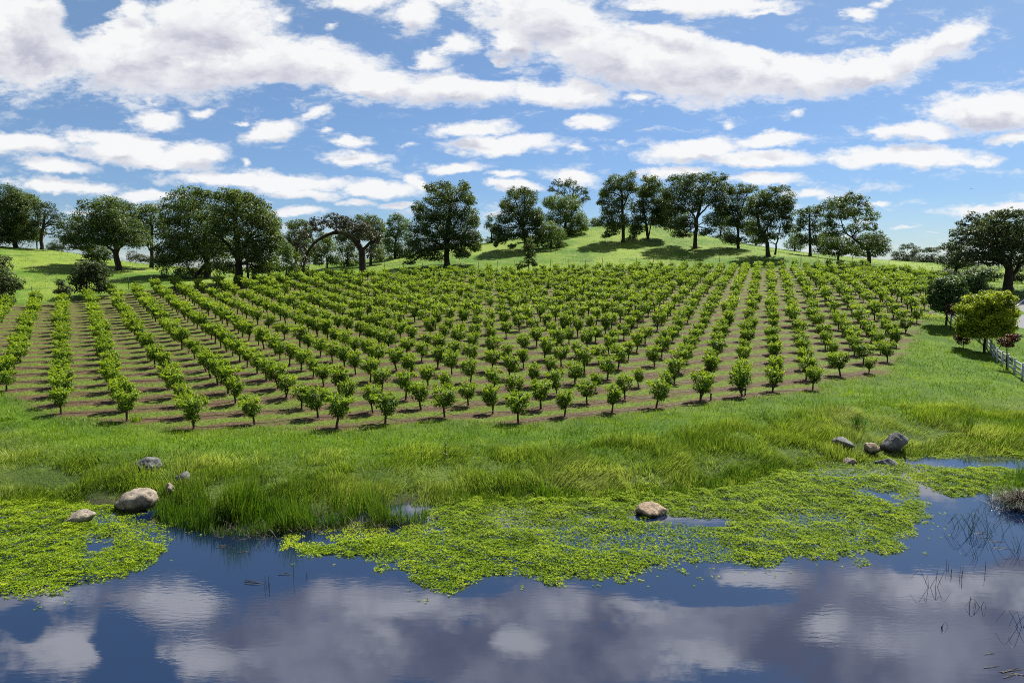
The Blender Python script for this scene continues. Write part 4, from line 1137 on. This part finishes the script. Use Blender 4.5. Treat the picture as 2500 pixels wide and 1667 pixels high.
# ------------------------------------------------------------------ rocks
def rock_mat(name, a, b, lich):
    m, t = new_mat(name)
    g = t.add('ShaderNodeTexCoord').outputs['Object']
    n = t.noise(g, 3.0, 6, .65)
    v = t.noise(g, 11.0, 6, .7)
    c = t.mix(t.mapr(n.outputs['Fac'], .35, .65), a, b)
    c = t.mix(t.mapr(v.outputs['Fac'], .54, .62), c, lich)
    gz_ = t.add('ShaderNodeSeparateXYZ', ins={0: t.add('ShaderNodeTexCoord').outputs['Generated']}).outputs[2]
    gz_ = t.math('ADD', gz_, t.math('MULTIPLY', t.math('SUBTRACT', n.outputs['Fac'], .5), .5))
    c = t.mix(t.mapr(gz_, .30, .48), (.035, .036, .022), c)
    h = t.math('ADD', n.outputs['Fac'], t.math('MULTIPLY', v.outputs['Fac'], .5))
    bp = t.add('ShaderNodeBump', ins={'Strength': .8, 'Distance': .06, 'Height': h})
    pb = t.add('ShaderNodeBsdfPrincipled', ins={'Base Color': c, 'Roughness': .88, 'Specular IOR Level': .2, 'Normal': bp.outputs[0]})
    t.add('ShaderNodeOutputMaterial', ins={0: pb.outputs[0]})
    return m


M_ROCK = rock_mat('granite', (.16, .132, .10), (.29, .25, .195), (.055, .052, .046))
M_ROCKD = rock_mat('dark_granite', (.10, .10, .10), (.20, .195, .185), (.05, .05, .05))
M_ROCKT = rock_mat('tan_granite', (.26, .19, .125), (.36, .28, .20), (.13, .10, .075))


def rock(label, px, py, D, w_, h_, dpt, mat, seed, sink=.25, rot=0.0, sub=4, group='boulders at the pond edge', water=False):
    bm = bmesh.new()
    bmesh.ops.create_icosphere(bm, subdivisions=sub, radius=1.0)
    V = np.array([v.co[:] for v in bm.verts])
    rng = np.random.default_rng(seed)
    off = rng.uniform(0, 50, 3)
    # a few flattened faces, then rough relief
    R = np.ones(len(V))
    for k in range(9):
        n = nrm(rng.normal(size=3))
        lim = rng.uniform(.46, .80)
        d = V @ n
        R = np.where(d > 1e-3, np.minimum(R, lim / np.maximum(d, 1e-3)), R)
    q = V * 1.6 + off
    nz = fbm(q[:, 0] + q[:, 2] * .7, q[:, 1] - q[:, 2] * .6, seed, 4) - .5
    nz2 = fbm(q[:, 0] * 4 + q[:, 2] * 3, q[:, 1] * 4 - q[:, 2] * 2.5, seed + 3, 3) - .5
    V = V * (np.clip(R, .5, 1) * (1 + .42 * nz + .24 * nz2))[:, None]
    V = V * np.array([w_ / 2, dpt / 2, h_ / 2]) / .86
    for v, c in zip(bm.verts, V):
        v.co = c
    me = bpy.data.meshes.new('boulder')
    bm.to_mesh(me)
    bm.free()
    me.polygons.foreach_set('use_smooth', np.ones(len(me.polygons), bool))
    me.materials.append(mat)
    o = link('boulder', me)
    p = on_water(px, py) if water else at(px, py, D)
    z = -.02 if water else gz(p[0], p[1])
    o.location = (p[0], p[1], z + h_ * (.5 - sink))
    o.rotation_euler = (rng.normal() * .08, rng.normal() * .08, rot)
    tag(o, label, 'boulder', group)
    return o


rock('largest pale tan boulder among the grass on the near left bank', 326, 1236, 25.0, 1.5, 1.0, 1.1, M_ROCK, 3, .2, .2)
rock('grass-draped grey boulder behind the largest pale left boulder', 368, 1182, 28.0, 1.0, .62, .8, M_ROCKD, 4, .3)
rock('small brownish boulder to the right of the pale left boulder', 447, 1200, 26.8, .55, .55, .5, M_ROCKD, 5, .25)
rock('smallest light stone between the pale boulder and the reeds', 416, 1222, 25.9, .42, .55, .4, M_ROCK, 6, .15)
rock('smooth low wedge boulder rising from the floating plants at left', 190, 1274, 23.4, 1.05, .62, .8, M_ROCK, 7, .35, .3, water=True)
rock('tallest dark grey boulder in the right-hand cluster', 2182, 1104, 32.6, 1.12, 1.15, 1.0, M_ROCKD, 8, .1, .1)
rock('flat grey boulder at the left end of the right-hand cluster', 2062, 1094, 32.6, .95, .62, .7, M_ROCKD, 9, .15, -.3)
rock('tan boulder squeezed against the tallest dark boulder', 2128, 1100, 32.2, .8, .6, .6, M_ROCKT, 10, .15)
rock('low dark stone at the foot of the tallest dark boulder', 2164, 1122, 30.9, .85, .5, .6, M_ROCKD, 11, .2)
rock('low grey stone in front of the right-hand cluster', 2074, 1116, 31.0, .7, .38, .5, M_ROCK, 12, .2)
rock('lone round brown boulder standing in open pond water', 1590, 1254, 24.5, .92, .62, .75, M_ROCKT, 13, .3, .1, water=True)
for k, (x, y, D) in enumerate([(2276, 757, 81), (2283, 752, 81.5), (2272, 750, 82), (2288, 760, 81), (2280, 745, 83)]):
    rock(['widest pale slab', 'upright pale slab', 'small pale slab', 'end pale slab', 'topmost pale slab'][k] + ' of the stone pile beside the green lane', x, y, D, .8 - .08 * k, .3, .6, M_ROCK, 20 + k, .2, k * .7, 3, 'pale slabs of the stone pile')


# ------------------------------------------------------------------ polygons on the pond
def inside(P, poly):
    poly = np.asarray(poly)
    x, y = P[:, 0], P[:, 1]
    c = np.zeros(len(P), bool)
    j = len(poly) - 1
    for i in range(len(poly)):
        xi, yi, xj, yj = *poly[i], *poly[j]
        cross = ((yi > y) != (yj > y)) & (x < (xj - xi) * (y - yi) / (yj - yi + 1e-12) + xi)
        c ^= cross
        j = i
    return c


def edge_dist(P, poly):
    poly = np.asarray(poly)
    d = np.full(len(P), 1e9)
    for a, b in zip(poly, np.roll(poly, -1, 0)):
        ab = b - a
        t = np.clip(((P - a) @ ab) / (ab @ ab), 0, 1)
        d = np.minimum(d, np.linalg.norm(P - (a + t[:, None] * ab), axis=1))
    return d


def wpoly(pp):
    return np.array([on_water(*p)[:2] for p in pp])


MATS = {
    'left': [(-260, 1222), (0, 1208), (150, 1216), (240, 1236), (330, 1243), (400, 1262), (430, 1300), (455, 1328), (385, 1362), (335, 1405), (235, 1437), (110, 1452), (0, 1458), (-260, 1480)],
    'main': [(745, 1345), (830, 1318), (930, 1298), (1035, 1272), (1040, 1222), (1200, 1206), (1400, 1200), (1600, 1194), (1760, 1172), (1860, 1140), (2000, 1122), (2100, 1112), (2200, 1112), (2235, 1150), (2262, 1210), (2275, 1262), (2240, 1310), (2205, 1345), (2080, 1368), (1900, 1374), (1760, 1380), (1665, 1404), (1500, 1412), (1300, 1416), (1180, 1424), (1095, 1446), (1010, 1420), (905, 1396), (850, 1362)],
    'right': [(2205, 1128), (2330, 1138), (2480, 1140), (2700, 1150), (2700, 1215), (2460, 1208), (2330, 1215), (2255, 1190)],
    'strip': [(2190, 1104), (2330, 1080), (2700, 1068), (2700, 1108), (2500, 1118), (2330, 1120), (2230, 1124)],
}
HOLES = [[(1548, 1262), (1620, 1252), (1700, 1258), (1785, 1266), (1772, 1290), (1660, 1284), (1570, 1284)], [(175, 1300), (230, 1290), (285, 1310), (270, 1345), (205, 1372), (170, 1340)], [(1030, 1268), (1085, 1262), (1085, 1298), (1040, 1300)],
         [(2090, 1190), (2190, 1200), (2230, 1240), (2150, 1228)]]


def float_plants():
    rng = np.random.default_rng(77)
    holes = [wpoly(h) for h in HOLES]
    for name, pp in MATS.items():
        poly = wpoly(pp)
        lo, hi = poly.min(0) - .8, poly.max(0) + .8
        n = int(min(np.prod(hi - lo) * 620, 260000))
        P = rng.uniform(lo, hi, (n, 2))
        ins = inside(P, poly)
        d = edge_dist(P, poly) * np.where(ins, 1, -1)
        nz = fbm(P[:, 0] * .9, P[:, 1] * .9, 31, 4) - .5
        nf = fbm(P[:, 0] * 3.5, P[:, 1] * 3.5, 37, 3) - .5
        e = d + nz * 1.5 + nf * .7
        for h in holes:
            hd = edge_dist(P, h) * np.where(inside(P, h), 1, -1)
            e = np.minimum(e, -hd + nz * 1.1 + nf * .9 + (.18 if h is holes[0] else .45))
        thin = np.clip((fbm(P[:, 0] * .35 + 9, P[:, 1] * .5, 51, 4) - .33) * 7, 0, 1)      # open, watery patches
        front = np.clip(e / .9, 0, 1)
        prob = np.clip(.06 + e / .55, 0, 1) * (.30 + .70 * thin)
        prob = np.where(e < -.12, np.where((nf > .2) & (e > -.6), .04, 0), prob)
        keep = rng.uniform(0, 1, n) < prob
        P, e, thin, nf = P[keep], e[keep], thin[keep], nf[keep]
        px = px_of(P[:, 0], P[:, 1], np.zeros(len(P)))
        vis = (px > -60) & (px < 2560)
        P, e, thin, nf = P[vis], e[vis], thin[vis], nf[vis]
        m = len(P)
        lump = fbm(P[:, 0] * 2.2, P[:, 1] * 2.2, 91, 3)
        z = .012 + np.clip(e, 0, 1) * thin * np.clip(lump - .2, 0, 1) * .42 * rng.uniform(.5, 1.0, m)
        g = Geo()
        # each sprig: a rosette of upturned leaves
        z = np.maximum(z, terrain(P[:, 0], P[:, 1]) + .02)
        rt = np.clip(.44 + (lump - .5) * .6 + rng.normal(size=m) * .2 + np.where(e < .25, .12, 0), 0, 1)
        a0 = rng.uniform(0, 2 * math.pi, m)
        for q in range(5):
            a = a0 + q * 2 * math.pi / 5 + rng.normal(size=m) * .25
            el = rng.uniform(.05, .75, m)
            T = np.c_[np.cos(a) * np.cos(el), np.sin(a) * np.cos(el), np.sin(el)]
            N = np.c_[-np.cos(a) * np.sin(el), -np.sin(a) * np.sin(el), np.cos(el)] + rng.normal(size=(m, 3)) * .2
            L = rng.uniform(.030, .062, m)
            C = np.c_[P, z] + T * (L * .5)[:, None]
            g.leaves(C, N, T, L, L * .58, np.clip(rt + rng.normal(size=m) * .12, 0, 1), .1)
        lab = {'left': 'bright green floating water plants along the left shore', 'main': 'broad raft of bright green floating plants in mid pond', 'right': 'patch of floating plants near the right edge of the pond', 'strip': 'thin floating plants fringing the right shore'}[name]
        tag(link('water_plants', g.mesh('water_plants', M_FLOAT)), lab, 'water plants', kind='stuff')
        print('float', name, m)
    # loose sprigs between the two rafts
    g = Geo()
    n = 420
    PP = np.array([on_water(x, y)[:2] for x, y in zip(rng.uniform(690, 1040, n * 3), 1275 + rng.uniform(0, 75, n * 3))])
    keep = fbm(PP[:, 0] * 2, PP[:, 1] * 2, 8, 3) > .52
    PP = PP[keep]
    for p in PP:
        k = int(rng.integers(3, 9))
        a = rng.uniform(0, 6.28, k)
        T = np.c_[np.cos(a), np.sin(a), np.zeros(k)]
        g.leaves(np.c_[p + rng.normal(size=(k, 2)) * .07, np.full(k, .012)], np.c_[rng.normal(size=(k, 2)) * .25, np.ones(k)], T, rng.uniform(.05, .09, k), .045, rng.uniform(.4, .95, k), .1)
    tag(link('water_plants', g.mesh('water_plants', M_FLOAT)), 'loose sprigs drifting on dark water in front of the reeds', 'water plants', kind='stuff')


float_plants()


# ------------------------------------------------------------------ grass
def grass():
    rng = np.random.default_rng(21)

    def scatter(n, y0, y1, pw=1.0, half=.80):
        Y = y0 + (y1 - y0) * rng.uniform(0, 1, n) ** pw
        X = rng.uniform(-half, half, n) * Y
        return X, Y

    shx = np.array([on_water(p, q) for p, q in [(-250, 1220), (0, 1226), (150, 1230), (300, 1236), (550, 1262), (750, 1268), (1000, 1232), (1300, 1220), (1600, 1210), (1780, 1185), (1900, 1160), (2030, 1132), (2160, 1118), (2300, 1106), (2420, 1110), (2700, 1114)]])
    sh_th = shx[:, 0] / shx[:, 1]

    def shore_y(X, Y):
        return np.interp(X / Y, sh_th, shx[:, 1])

    # tall rank grass on the bank, combed in swirls
    X, Y = scatter(330000, 22, 41, 1.0)
    s = Y - shore_y(X, Y)
    om = orchard_mask(X, Y)
    bank_w = 6.2 + 2.0 * (fbm(X * .15, Y * .15, 3, 3) - .5) + np.clip((X - 2) * .16, 0, 3.5) - np.clip((-X - 8) * .08, 0, 1.5)
    cl = fbm(X * .7, Y * .7, 12, 4)
    keep = (s > -.25) & (om < -.4) & (rng.uniform(0, 1, len(X)) < np.clip((bank_w - s) / 1.6, 0, 1) * np.clip(.25 + (cl - .36) * 3.0, .08, 1))
    X, Y, s, cl = X[keep], Y[keep], s[keep], cl[keep]
    n = len(X)
    fl = fbm(X * .4, Y * .4, 44, 3) * 5 * math.pi
    amp = .35 + 1.3 * np.clip(fbm(X * .4 + 7, Y * .4, 61, 3) - .35, 0, 1)
    lean = np.c_[np.cos(fl) * amp + .18, np.sin(fl) * amp * .6 - .25] + rng.normal(size=(n, 2)) * .22
    H = np.clip(.22 + 1.0 * (cl - .34), .16, .75) * rng.uniform(.65, 1.2, n)
    H *= np.clip(.55 + s * .35, .5, 1)
    yel = fbm(X * .22 + 3, Y * .3, 71, 4)
    tint = np.clip(.54 + (yel - .5) * 1.5 + (cl - .5) * .5 + rng.normal(size=n) * .22 - np.clip(1.2 - s, 0, 1) * .15, 0, 1)
    g = Geo()
    g.blades(np.c_[X, Y, terrain(X, Y) - .03], H, rng.uniform(.012, .028, n), lean, tint, rng)
    tag(link('tall_grass', g.mesh('tall_grass', M_TALL)), 'tall windblown yellow-green grass on the pond bank', 'grass', kind='stuff')
    print('tall', n)
    # lush short grass between bank and orchard and round to the lane
    X, Y = scatter(260000, 26, 95, 1.7)
    s = Y - shore_y(X, Y)
    om = orchard_mask(X, Y)
    road_ok = X < np.interp(Y, [40, 60, 75, 84, 100, 130], [44, 50, 53, 57, 68, 90])
    keep = (s > 3.0) & (om < .4) & (Y < back_y(X, Y)) & road_ok & (rng.uniform(0, 1, len(X)) < .25 + .75 * np.clip(fbm(X * .8, Y * .8, 5, 3) * 2 - .3, 0, 1))
    X, Y = X[keep], Y[keep]
    n = len(X)
    t2 = fbm(X * .2, Y * .3, 17, 4)
    H = rng.uniform(.10, .26, n) * (1 + (Y - 30) * .006) * (.6 + fbm(X * .9, Y * .9, 29, 3))
    g = Geo()
    g.blades(np.c_[X, Y, terrain(X, Y) - .02], H, rng.uniform(.014, .03, n) * (1 + (Y - 30) * .012), rng.normal(size=(n, 2)) * .45, np.clip(.38 + (t2 - .5) * 1.3 + rng.normal(size=n) * .16, 0, 1), rng)
    tag(link('meadow_grass', g.mesh('meadow_grass', M_GRASS)), 'short lush green grass around the front and side of the orchard', 'grass', kind='stuff')
    print('meadow', n)
    # thin grass strips between the orchard rows
    X, Y = scatter(260000, 34, 92, 1.5)
    i, r = lattice(X, Y)
    f = np.abs(r - np.round(r))
    om = orchard_mask(X, Y)
    keep = (om > 0) & (f + (fbm(X * .9, Y * .9, 6, 3) - .5) * .3 > .29) & (rng.uniform(0, 1, len(X)) < np.clip(fbm(X * .7, Y * .7, 15, 4) * 3.2 - .7, .05, 1))
    X, Y = X[keep], Y[keep]
    n = len(X)
    g = Geo()
    g.blades(np.c_[X, Y, terrain(X, Y) - .02], rng.uniform(.05, .12, n), rng.uniform(.016, .03, n) * (1 + (Y - 34) * .014), rng.normal(size=(n, 2)) * .5, np.clip(.6 + rng.normal(size=n) * .2, 0, 1), rng)
    tag(link('orchard_grass', g.mesh('orchard_grass', M_TALL)), 'thin pale grass strips between the orchard tree rows', 'grass', kind='stuff')
    print('strip', n)
    # hill pasture
    X, Y = scatter(170000, 84, 215, 1.0, .84)
    keep = (Y > back_y(X, Y) + 1.5) & (rng.uniform(0, 1, len(X)) < np.clip(fbm(X * .12, Y * .12, 19, 4) * 2.4 - .5, .1, 1))
    X, Y = X[keep], Y[keep]
    n = len(X)
    tt = fbm(X * .07, Y * .05, 23, 4)
    g = Geo()
    g.blades(np.c_[X, Y, terrain(X, Y) - .03], rng.uniform(.12, .32, n), rng.uniform(.03, .08, n), rng.normal(size=(n, 2)) * .5, np.clip(.52 + (tt - .5) * 2.6 + rng.normal(size=n) * .14, 0, 1), rng)
    tag(link('pasture_grass', g.mesh('pasture_grass', M_GRASS)), 'bright green pasture grass on the hill behind the orchard', 'grass', kind='stuff')
    # reeds in the shallows
    for poly, cnt, lab, hh in [([(375, 1262), (440, 1292), (520, 1308), (640, 1308), (760, 1294), (900, 1288), (1040, 1280), (1042, 1245), (900, 1236), (700, 1250), (560, 1240), (440, 1232)], 5600, 'dense green reeds standing in the shallows left of centre', 1.32),
                               ([(2405, 1200), (2450, 1232), (2600, 1238), (2600, 1150), (2450, 1165)], 900, 'sparse upright reeds by the dead reed mound', 1.25),
                               ([(1040, 1238), (1300, 1226), (1600, 1220), (1820, 1185), (1900, 1160), (1900, 1140), (1700, 1180), (1300, 1205), (1060, 1212)], 2600, 'short dark reeds fringing the middle of the bank', .55),
                               ([(2200, 1120), (2330, 1106), (2480, 1108), (2480, 1096), (2300, 1092), (2200, 1106)], 700, 'short reeds fringing the right shore', .6)]:
        wp = wpoly(poly)
        P = rng.uniform(wp.min(0), wp.max(0), (cnt * 6, 2))
        P = P[inside(P, wp)]
        P = P[fbm(P[:, 0] * 1.3, P[:, 1] * 1.3, 63, 3) > (.42 if hh != 1.25 else .2)][:cnt]
        n = len(P)
        cc = fbm(P[:, 0] * .8, P[:, 1] * .8, 33, 3)
        H = np.clip(.45 + 1.5 * (cc - .28), .45, 1.55) * hh * rng.uniform(.6, 1.2, n)
        fl = fbm(P[:, 0] * .4, P[:, 1] * .4, 47, 2) * 9
        lean = np.c_[np.cos(fl), np.sin(fl)] * .16 + rng.normal(size=(n, 2)) * .14
        g = Geo()
        g.blades(np.c_[P, np.maximum(terrain(P[:, 0], P[:, 1]), -.3) - .02], H, rng.uniform(.016, .034, n), lean, np.clip(.42 + rng.normal(size=n) * .2 + (cc - .5) * .5, 0, 1), rng, .6)
        tag(link('reeds', g.mesh('reeds', M_REED)), lab, 'reeds', kind='stuff')
    # dead reed litter at the water line
    g = Geo()
    wp = wpoly([(520, 1312), (640, 1320), (760, 1306), (1040, 1290), (1040, 1275), (760, 1285), (540, 1295)])
    P = rng.uniform(wp.min(0), wp.max(0), (6000, 2))
    P = P[inside(P, wp)][:450]
    n = len(P)
    g.blades(np.c_[P, np.zeros(n)], rng.uniform(.3, .8, n), rng.uniform(.008, .016, n), rng.normal(size=(n, 2)) * 1.3, rng.uniform(0, .8, n), rng, .7)
    tag(link('dead_reeds', g.mesh('dead_reeds', M_DEADREED)), 'bent dead reeds tangled at the foot of the green reeds', 'reeds', kind='stuff')


grass()


# ------------------------------------------------------------------ single weeds, stems and sticks
def dead_mound():
    rng = np.random.default_rng(8)
    c = on_water(2490, 1236)
    g = Geo()
    n = 1500
    rr, a = np.abs(rng.normal(size=n)) * .42, rng.uniform(0, 6.28, n)
    P = np.c_[c[0] + rr * 1.25 * np.cos(a), c[1] + rr * .8 * np.sin(a), .42 * np.exp(-(rr / .6) ** 2) * rng.uniform(.2, 1, n)] - c
    g.blades(P, rng.uniform(.25, .7, n), rng.uniform(.008, .016, n), rng.normal(size=(n, 2)) * 1.5, rng.uniform(0, 1, n), rng, .6)
    o = link('dead_reed_mound', g.mesh('dead_reed_mound', M_DEADREED))
    o.location = c
    tag(o, 'brown mound of matted dead reeds at the right edge of the pond', 'reed mound')


dead_mound()


def stems(label, px, py, n, h, spread, seed, bend=.4, mat=None, name='reed_stem'):
    rng = np.random.default_rng(seed)
    c = on_water(px, py)
    g = Geo()
    for k in range(n):
        b = np.array([rng.normal() * spread, rng.normal() * spread * .5, -.05])
        a = rng.uniform(0, 6.28)
        H = h * rng.uniform(.6, 1.1)
        e = b + np.array([math.cos(a) * bend * H, math.sin(a) * bend * H * .6, H])
        m = (b + e) / 2 + np.array([0, 0, H * .15 * bend])
        tip = e + np.array([math.cos(a) * bend * H * .7, math.sin(a) * bend * H * .3, -H * bend * .9])
        P = smooth_line(np.array([b, m, e] + ([tip] if bend > .5 else [])), 8)
        g.tube(P, .0075 * np.linspace(1, .5, 8), 4, rng.uniform(0, .4))
    o = link(name, g.mesh(name, mat or M_DEADREED))
    o.location = c
    return tag(o, label, 'reed stems', 'dead stems poking out of the pond')


for k, (lab, px, py, n, h, sp, bd) in enumerate([
        ('cluster of three short dark stems in open water below the reeds', 650, 1432, 4, .42, .05, .12),
        ('single straight stem in open water left of the big plant raft', 718, 1408, 1, .75, .01, .03),
        ('tiny dark stem tip between the single stem and the raft', 748, 1408, 2, .2, .02, .1),
        ('bent crossed stems below the tip of the big plant raft', 2275, 1432, 5, .5, .07, .55),
        ('pair of stems just right of the bent crossed stems', 2314, 1392, 2, .4, .04, .1),
        ('single dark stub between two stem pairs at right', 2322, 1404, 2, .3, .02, .08),
        ('three thin upright stems in the right open water', 2345, 1412, 3, .5, .05, .12),
        ('two parallel dark stems furthest right of the upright ones', 2402, 1398, 2, .45, .04, .05),
        ('short stem pair near the bottom right', 2362, 1478, 2, .4, .02, .1),
        ('looped bent stems near the bottom right', 2392, 1482, 3, .35, .06, .8),
        ('curled stem with small loops low at right', 2298, 1532, 3, .2, .04, .8),
        ('broken angular stems touching the right edge', 2488, 1528, 5, .55, .08, .7),
        ('thick tangle of bent dark stems in front of the reed mound', 2400, 1305, 15, .85, .28, .8),
        ('wispy bent stems left of the dark tangle', 2360, 1288, 10, .75, .14, .6),
        ('leaning stems below the reed mound at the right edge', 2492, 1345, 5, .55, .08, .4),
        ('short thin twig below the dark tangle', 2382, 1362, 3, .4, .05, .4)]):
    stems(lab, px, py, n, h, sp, 100 + k, bd, M_REED if 'tangle of' in lab or 'wispy' in lab or 'leaning' in lab else None)


def sticks(label, px, py, n, spread, seed):
    rng = np.random.default_rng(seed)
    c = on_water(px, py)
    g = Geo()
    for k in range(n):
        p = rng.normal(size=2) * spread
        a, L = rng.uniform(-.5, .5), rng.uniform(.25, .7)
        d = np.array([math.cos(a), math.sin(a)]) * L / 2
        g.tube([(*(p - d), .006), (*p, .016), (*(p + d), .008)], [.008, .008, .004], 4, rng.uniform(.6, 1))
    o = link('twig_litter', g.mesh('twig_litter', M_DEADREED))
    o.location = c
    tag(o, label, 'twigs', 'pale twigs afloat on the pond')


sticks('pale floating twig beside the cluster of short dark stems', 615, 1424, 3, .12, 1)
sticks('litter of pale twigs afloat in the bottom right corner', 2440, 1640, 7, .35, 2)
sticks('long pale twigs afloat below the reed mound', 2420, 1318, 6, .35, 3)
sticks('pale straw caught at the foot of the left reeds', 560, 1330, 5, .3, 4)
sticks('thin floating straw right of the single straight stem', 705, 1398, 2, .1, 5)


def weed(name, label, px, py, D, n, h, w_, mat, seed, leaf=None, spread=.1, lean=.2, tint=(.2, .8)):
    rng = np.random.default_rng(seed)
    p = at(px, py, D)
    g = Geo()
    P = np.c_[rng.normal(size=(n, 2)) * spread, np.full(n, -.03)]
    g.blades(P, h * rng.uniform(.6, 1.1, n), np.full(n, w_), P[:, :2] * 1.2 + rng.normal(size=(n, 2)) * lean, rng.uniform(*tint, n), rng, .5)
    if leaf:
        m = leaf
        hh = rng.uniform(.3, 1, m) * h
        a = rng.uniform(0, 6.28, m)
        C = np.c_[np.cos(a) * spread * .8, np.sin(a) * spread * .8, hh]
        g.leaves(C, rng.normal(size=(m, 3)) + (0, 0, .8), np.c_[np.cos(a), np.sin(a), np.full(m, .5)], .12, .035, rng.uniform(*tint, m))
    o = link(name, g.mesh(name, mat))
    o.location = (p[0], p[1], gz(p[0], p[1]))
    tag(o, label, 'weed')


weed('weed_clump', 'bright green weed clump beside the second front tree from the left', 332, 1036, 36.4, 70, .42, .035, M_GRASS, 1, None, .16, .35)
weed('tall_weed', 'tallest dark branching weed standing above the bank grass', 1087, 1143, 29.0, 9, 1.15, .02, M_REED, 2, 40, .05, .06, (0, .15))
weed('tall_weed', 'thin dark weed stalk left of the tallest weed', 1030, 1150, 28.6, 4, .95, .018, M_REED, 3, 14, .03, .05, (0, .2))
weed('dark_weed', 'dark upright weed tuft above the right-hand boulders', 2094, 1058, 35.0, 60, .8, .03, M_REED, 4, 30, .13, .1, (0, .2))
weed('dark_weed', 'dark weed tuft in the green slope at the far right', 2362, 1062, 35.0, 60, .75, .03, M_REED, 5, 30, .12, .1, (0, .15))
weed('weed_clump', 'yellow-green shrubby weed between the right-hand boulders', 2098, 1118, 31.4, 120, .5, .03, M_TALL, 6, 80, .16, .25, (.35, .9))
weed('pale_weed', 'silvery pale grass tuft on the bank right of centre', 1668, 1128, 29.5, 90, .5, .02, M_TALL, 7, None, .22, .5, (.85, 1))
weed('dark_weed', 'broad-leaved dark weed at the left edge by the orchard corner', 12, 1046, 36.3, 60, .3, .06, M_GRASS, 8, None, .22, .5, (0, .2))
weed('dry_mound', 'dry grassy hump beside the stone pile by the lane', 2256, 762, 80.0, 500, .7, .05, M_TALL, 9, None, .9, .5, (.6, 1))


def stake(label, px, py, D):
    p = at(px, py, D)
    z = gz(p[0], p[1])
    g = Geo()
    g.tube([(0, 0, -.1), (0, 0, .2), (.01, 0, .40)], [.055, .055, .05], 8)
    g.box((.0, 0, .42), .12, .12, .05)
    o = link('valve_post', g.mesh('valve_post', M_STEEL))
    o.location = (p[0], p[1], z)
    tag(o, label, 'post')


stake('short dark post beside the fifth-last front orchard tree', 1735, 982, 41.4)
stake('short dark post between two front orchard trees near the right', 1819, 969, 42.8)


def bird():
    g = Geo()
    g.tube([(-.35, 0, -.02), (-.15, 0, .02), (.1, 0, .03), (.3, 0, .05), (.38, 0, .04)], [.02, .08, .10, .06, .03], 8)
    for s in (-1, 1):
        V = [(.14, s * .05, .05), (-.14, s * .05, .05), (-.12, s * .5, .17), (.13, s * .5, .18), (.02, s * .95, .10), (-.13, s * .9, .09)]
        V = V + [(x, y, z - .025) for x, y, z in V]
        g.put(V, [(0, 1, 2, 3), (3, 2, 5, 4), (7, 6, 9, 8), (8, 9, 10, 11), (0, 3, 9, 6), (3, 4, 10, 9), (4, 5, 11, 10), (5, 2, 8, 11), (2, 1, 7, 8)])
    V = [(-.3, -.05, 0), (-.3, .05, 0), (-.58, .12, -.02), (-.58, -.12, -.02)]
    V = V + [(x, y, z - .02) for x, y, z in V]
    g.put(V, [(0, 1, 2, 3), (5, 4, 7, 6), (0, 3, 7, 4), (1, 5, 6, 2), (3, 2, 6, 7)])
    o = link('bird', g.mesh('bird', M_HOSE))
    o.location = at(2372, 462, 260)
    o.rotation_euler = (.15, 0, 1.3)
    tag(o, 'small dark bird gliding in the clear sky at right', 'bird')


bird()
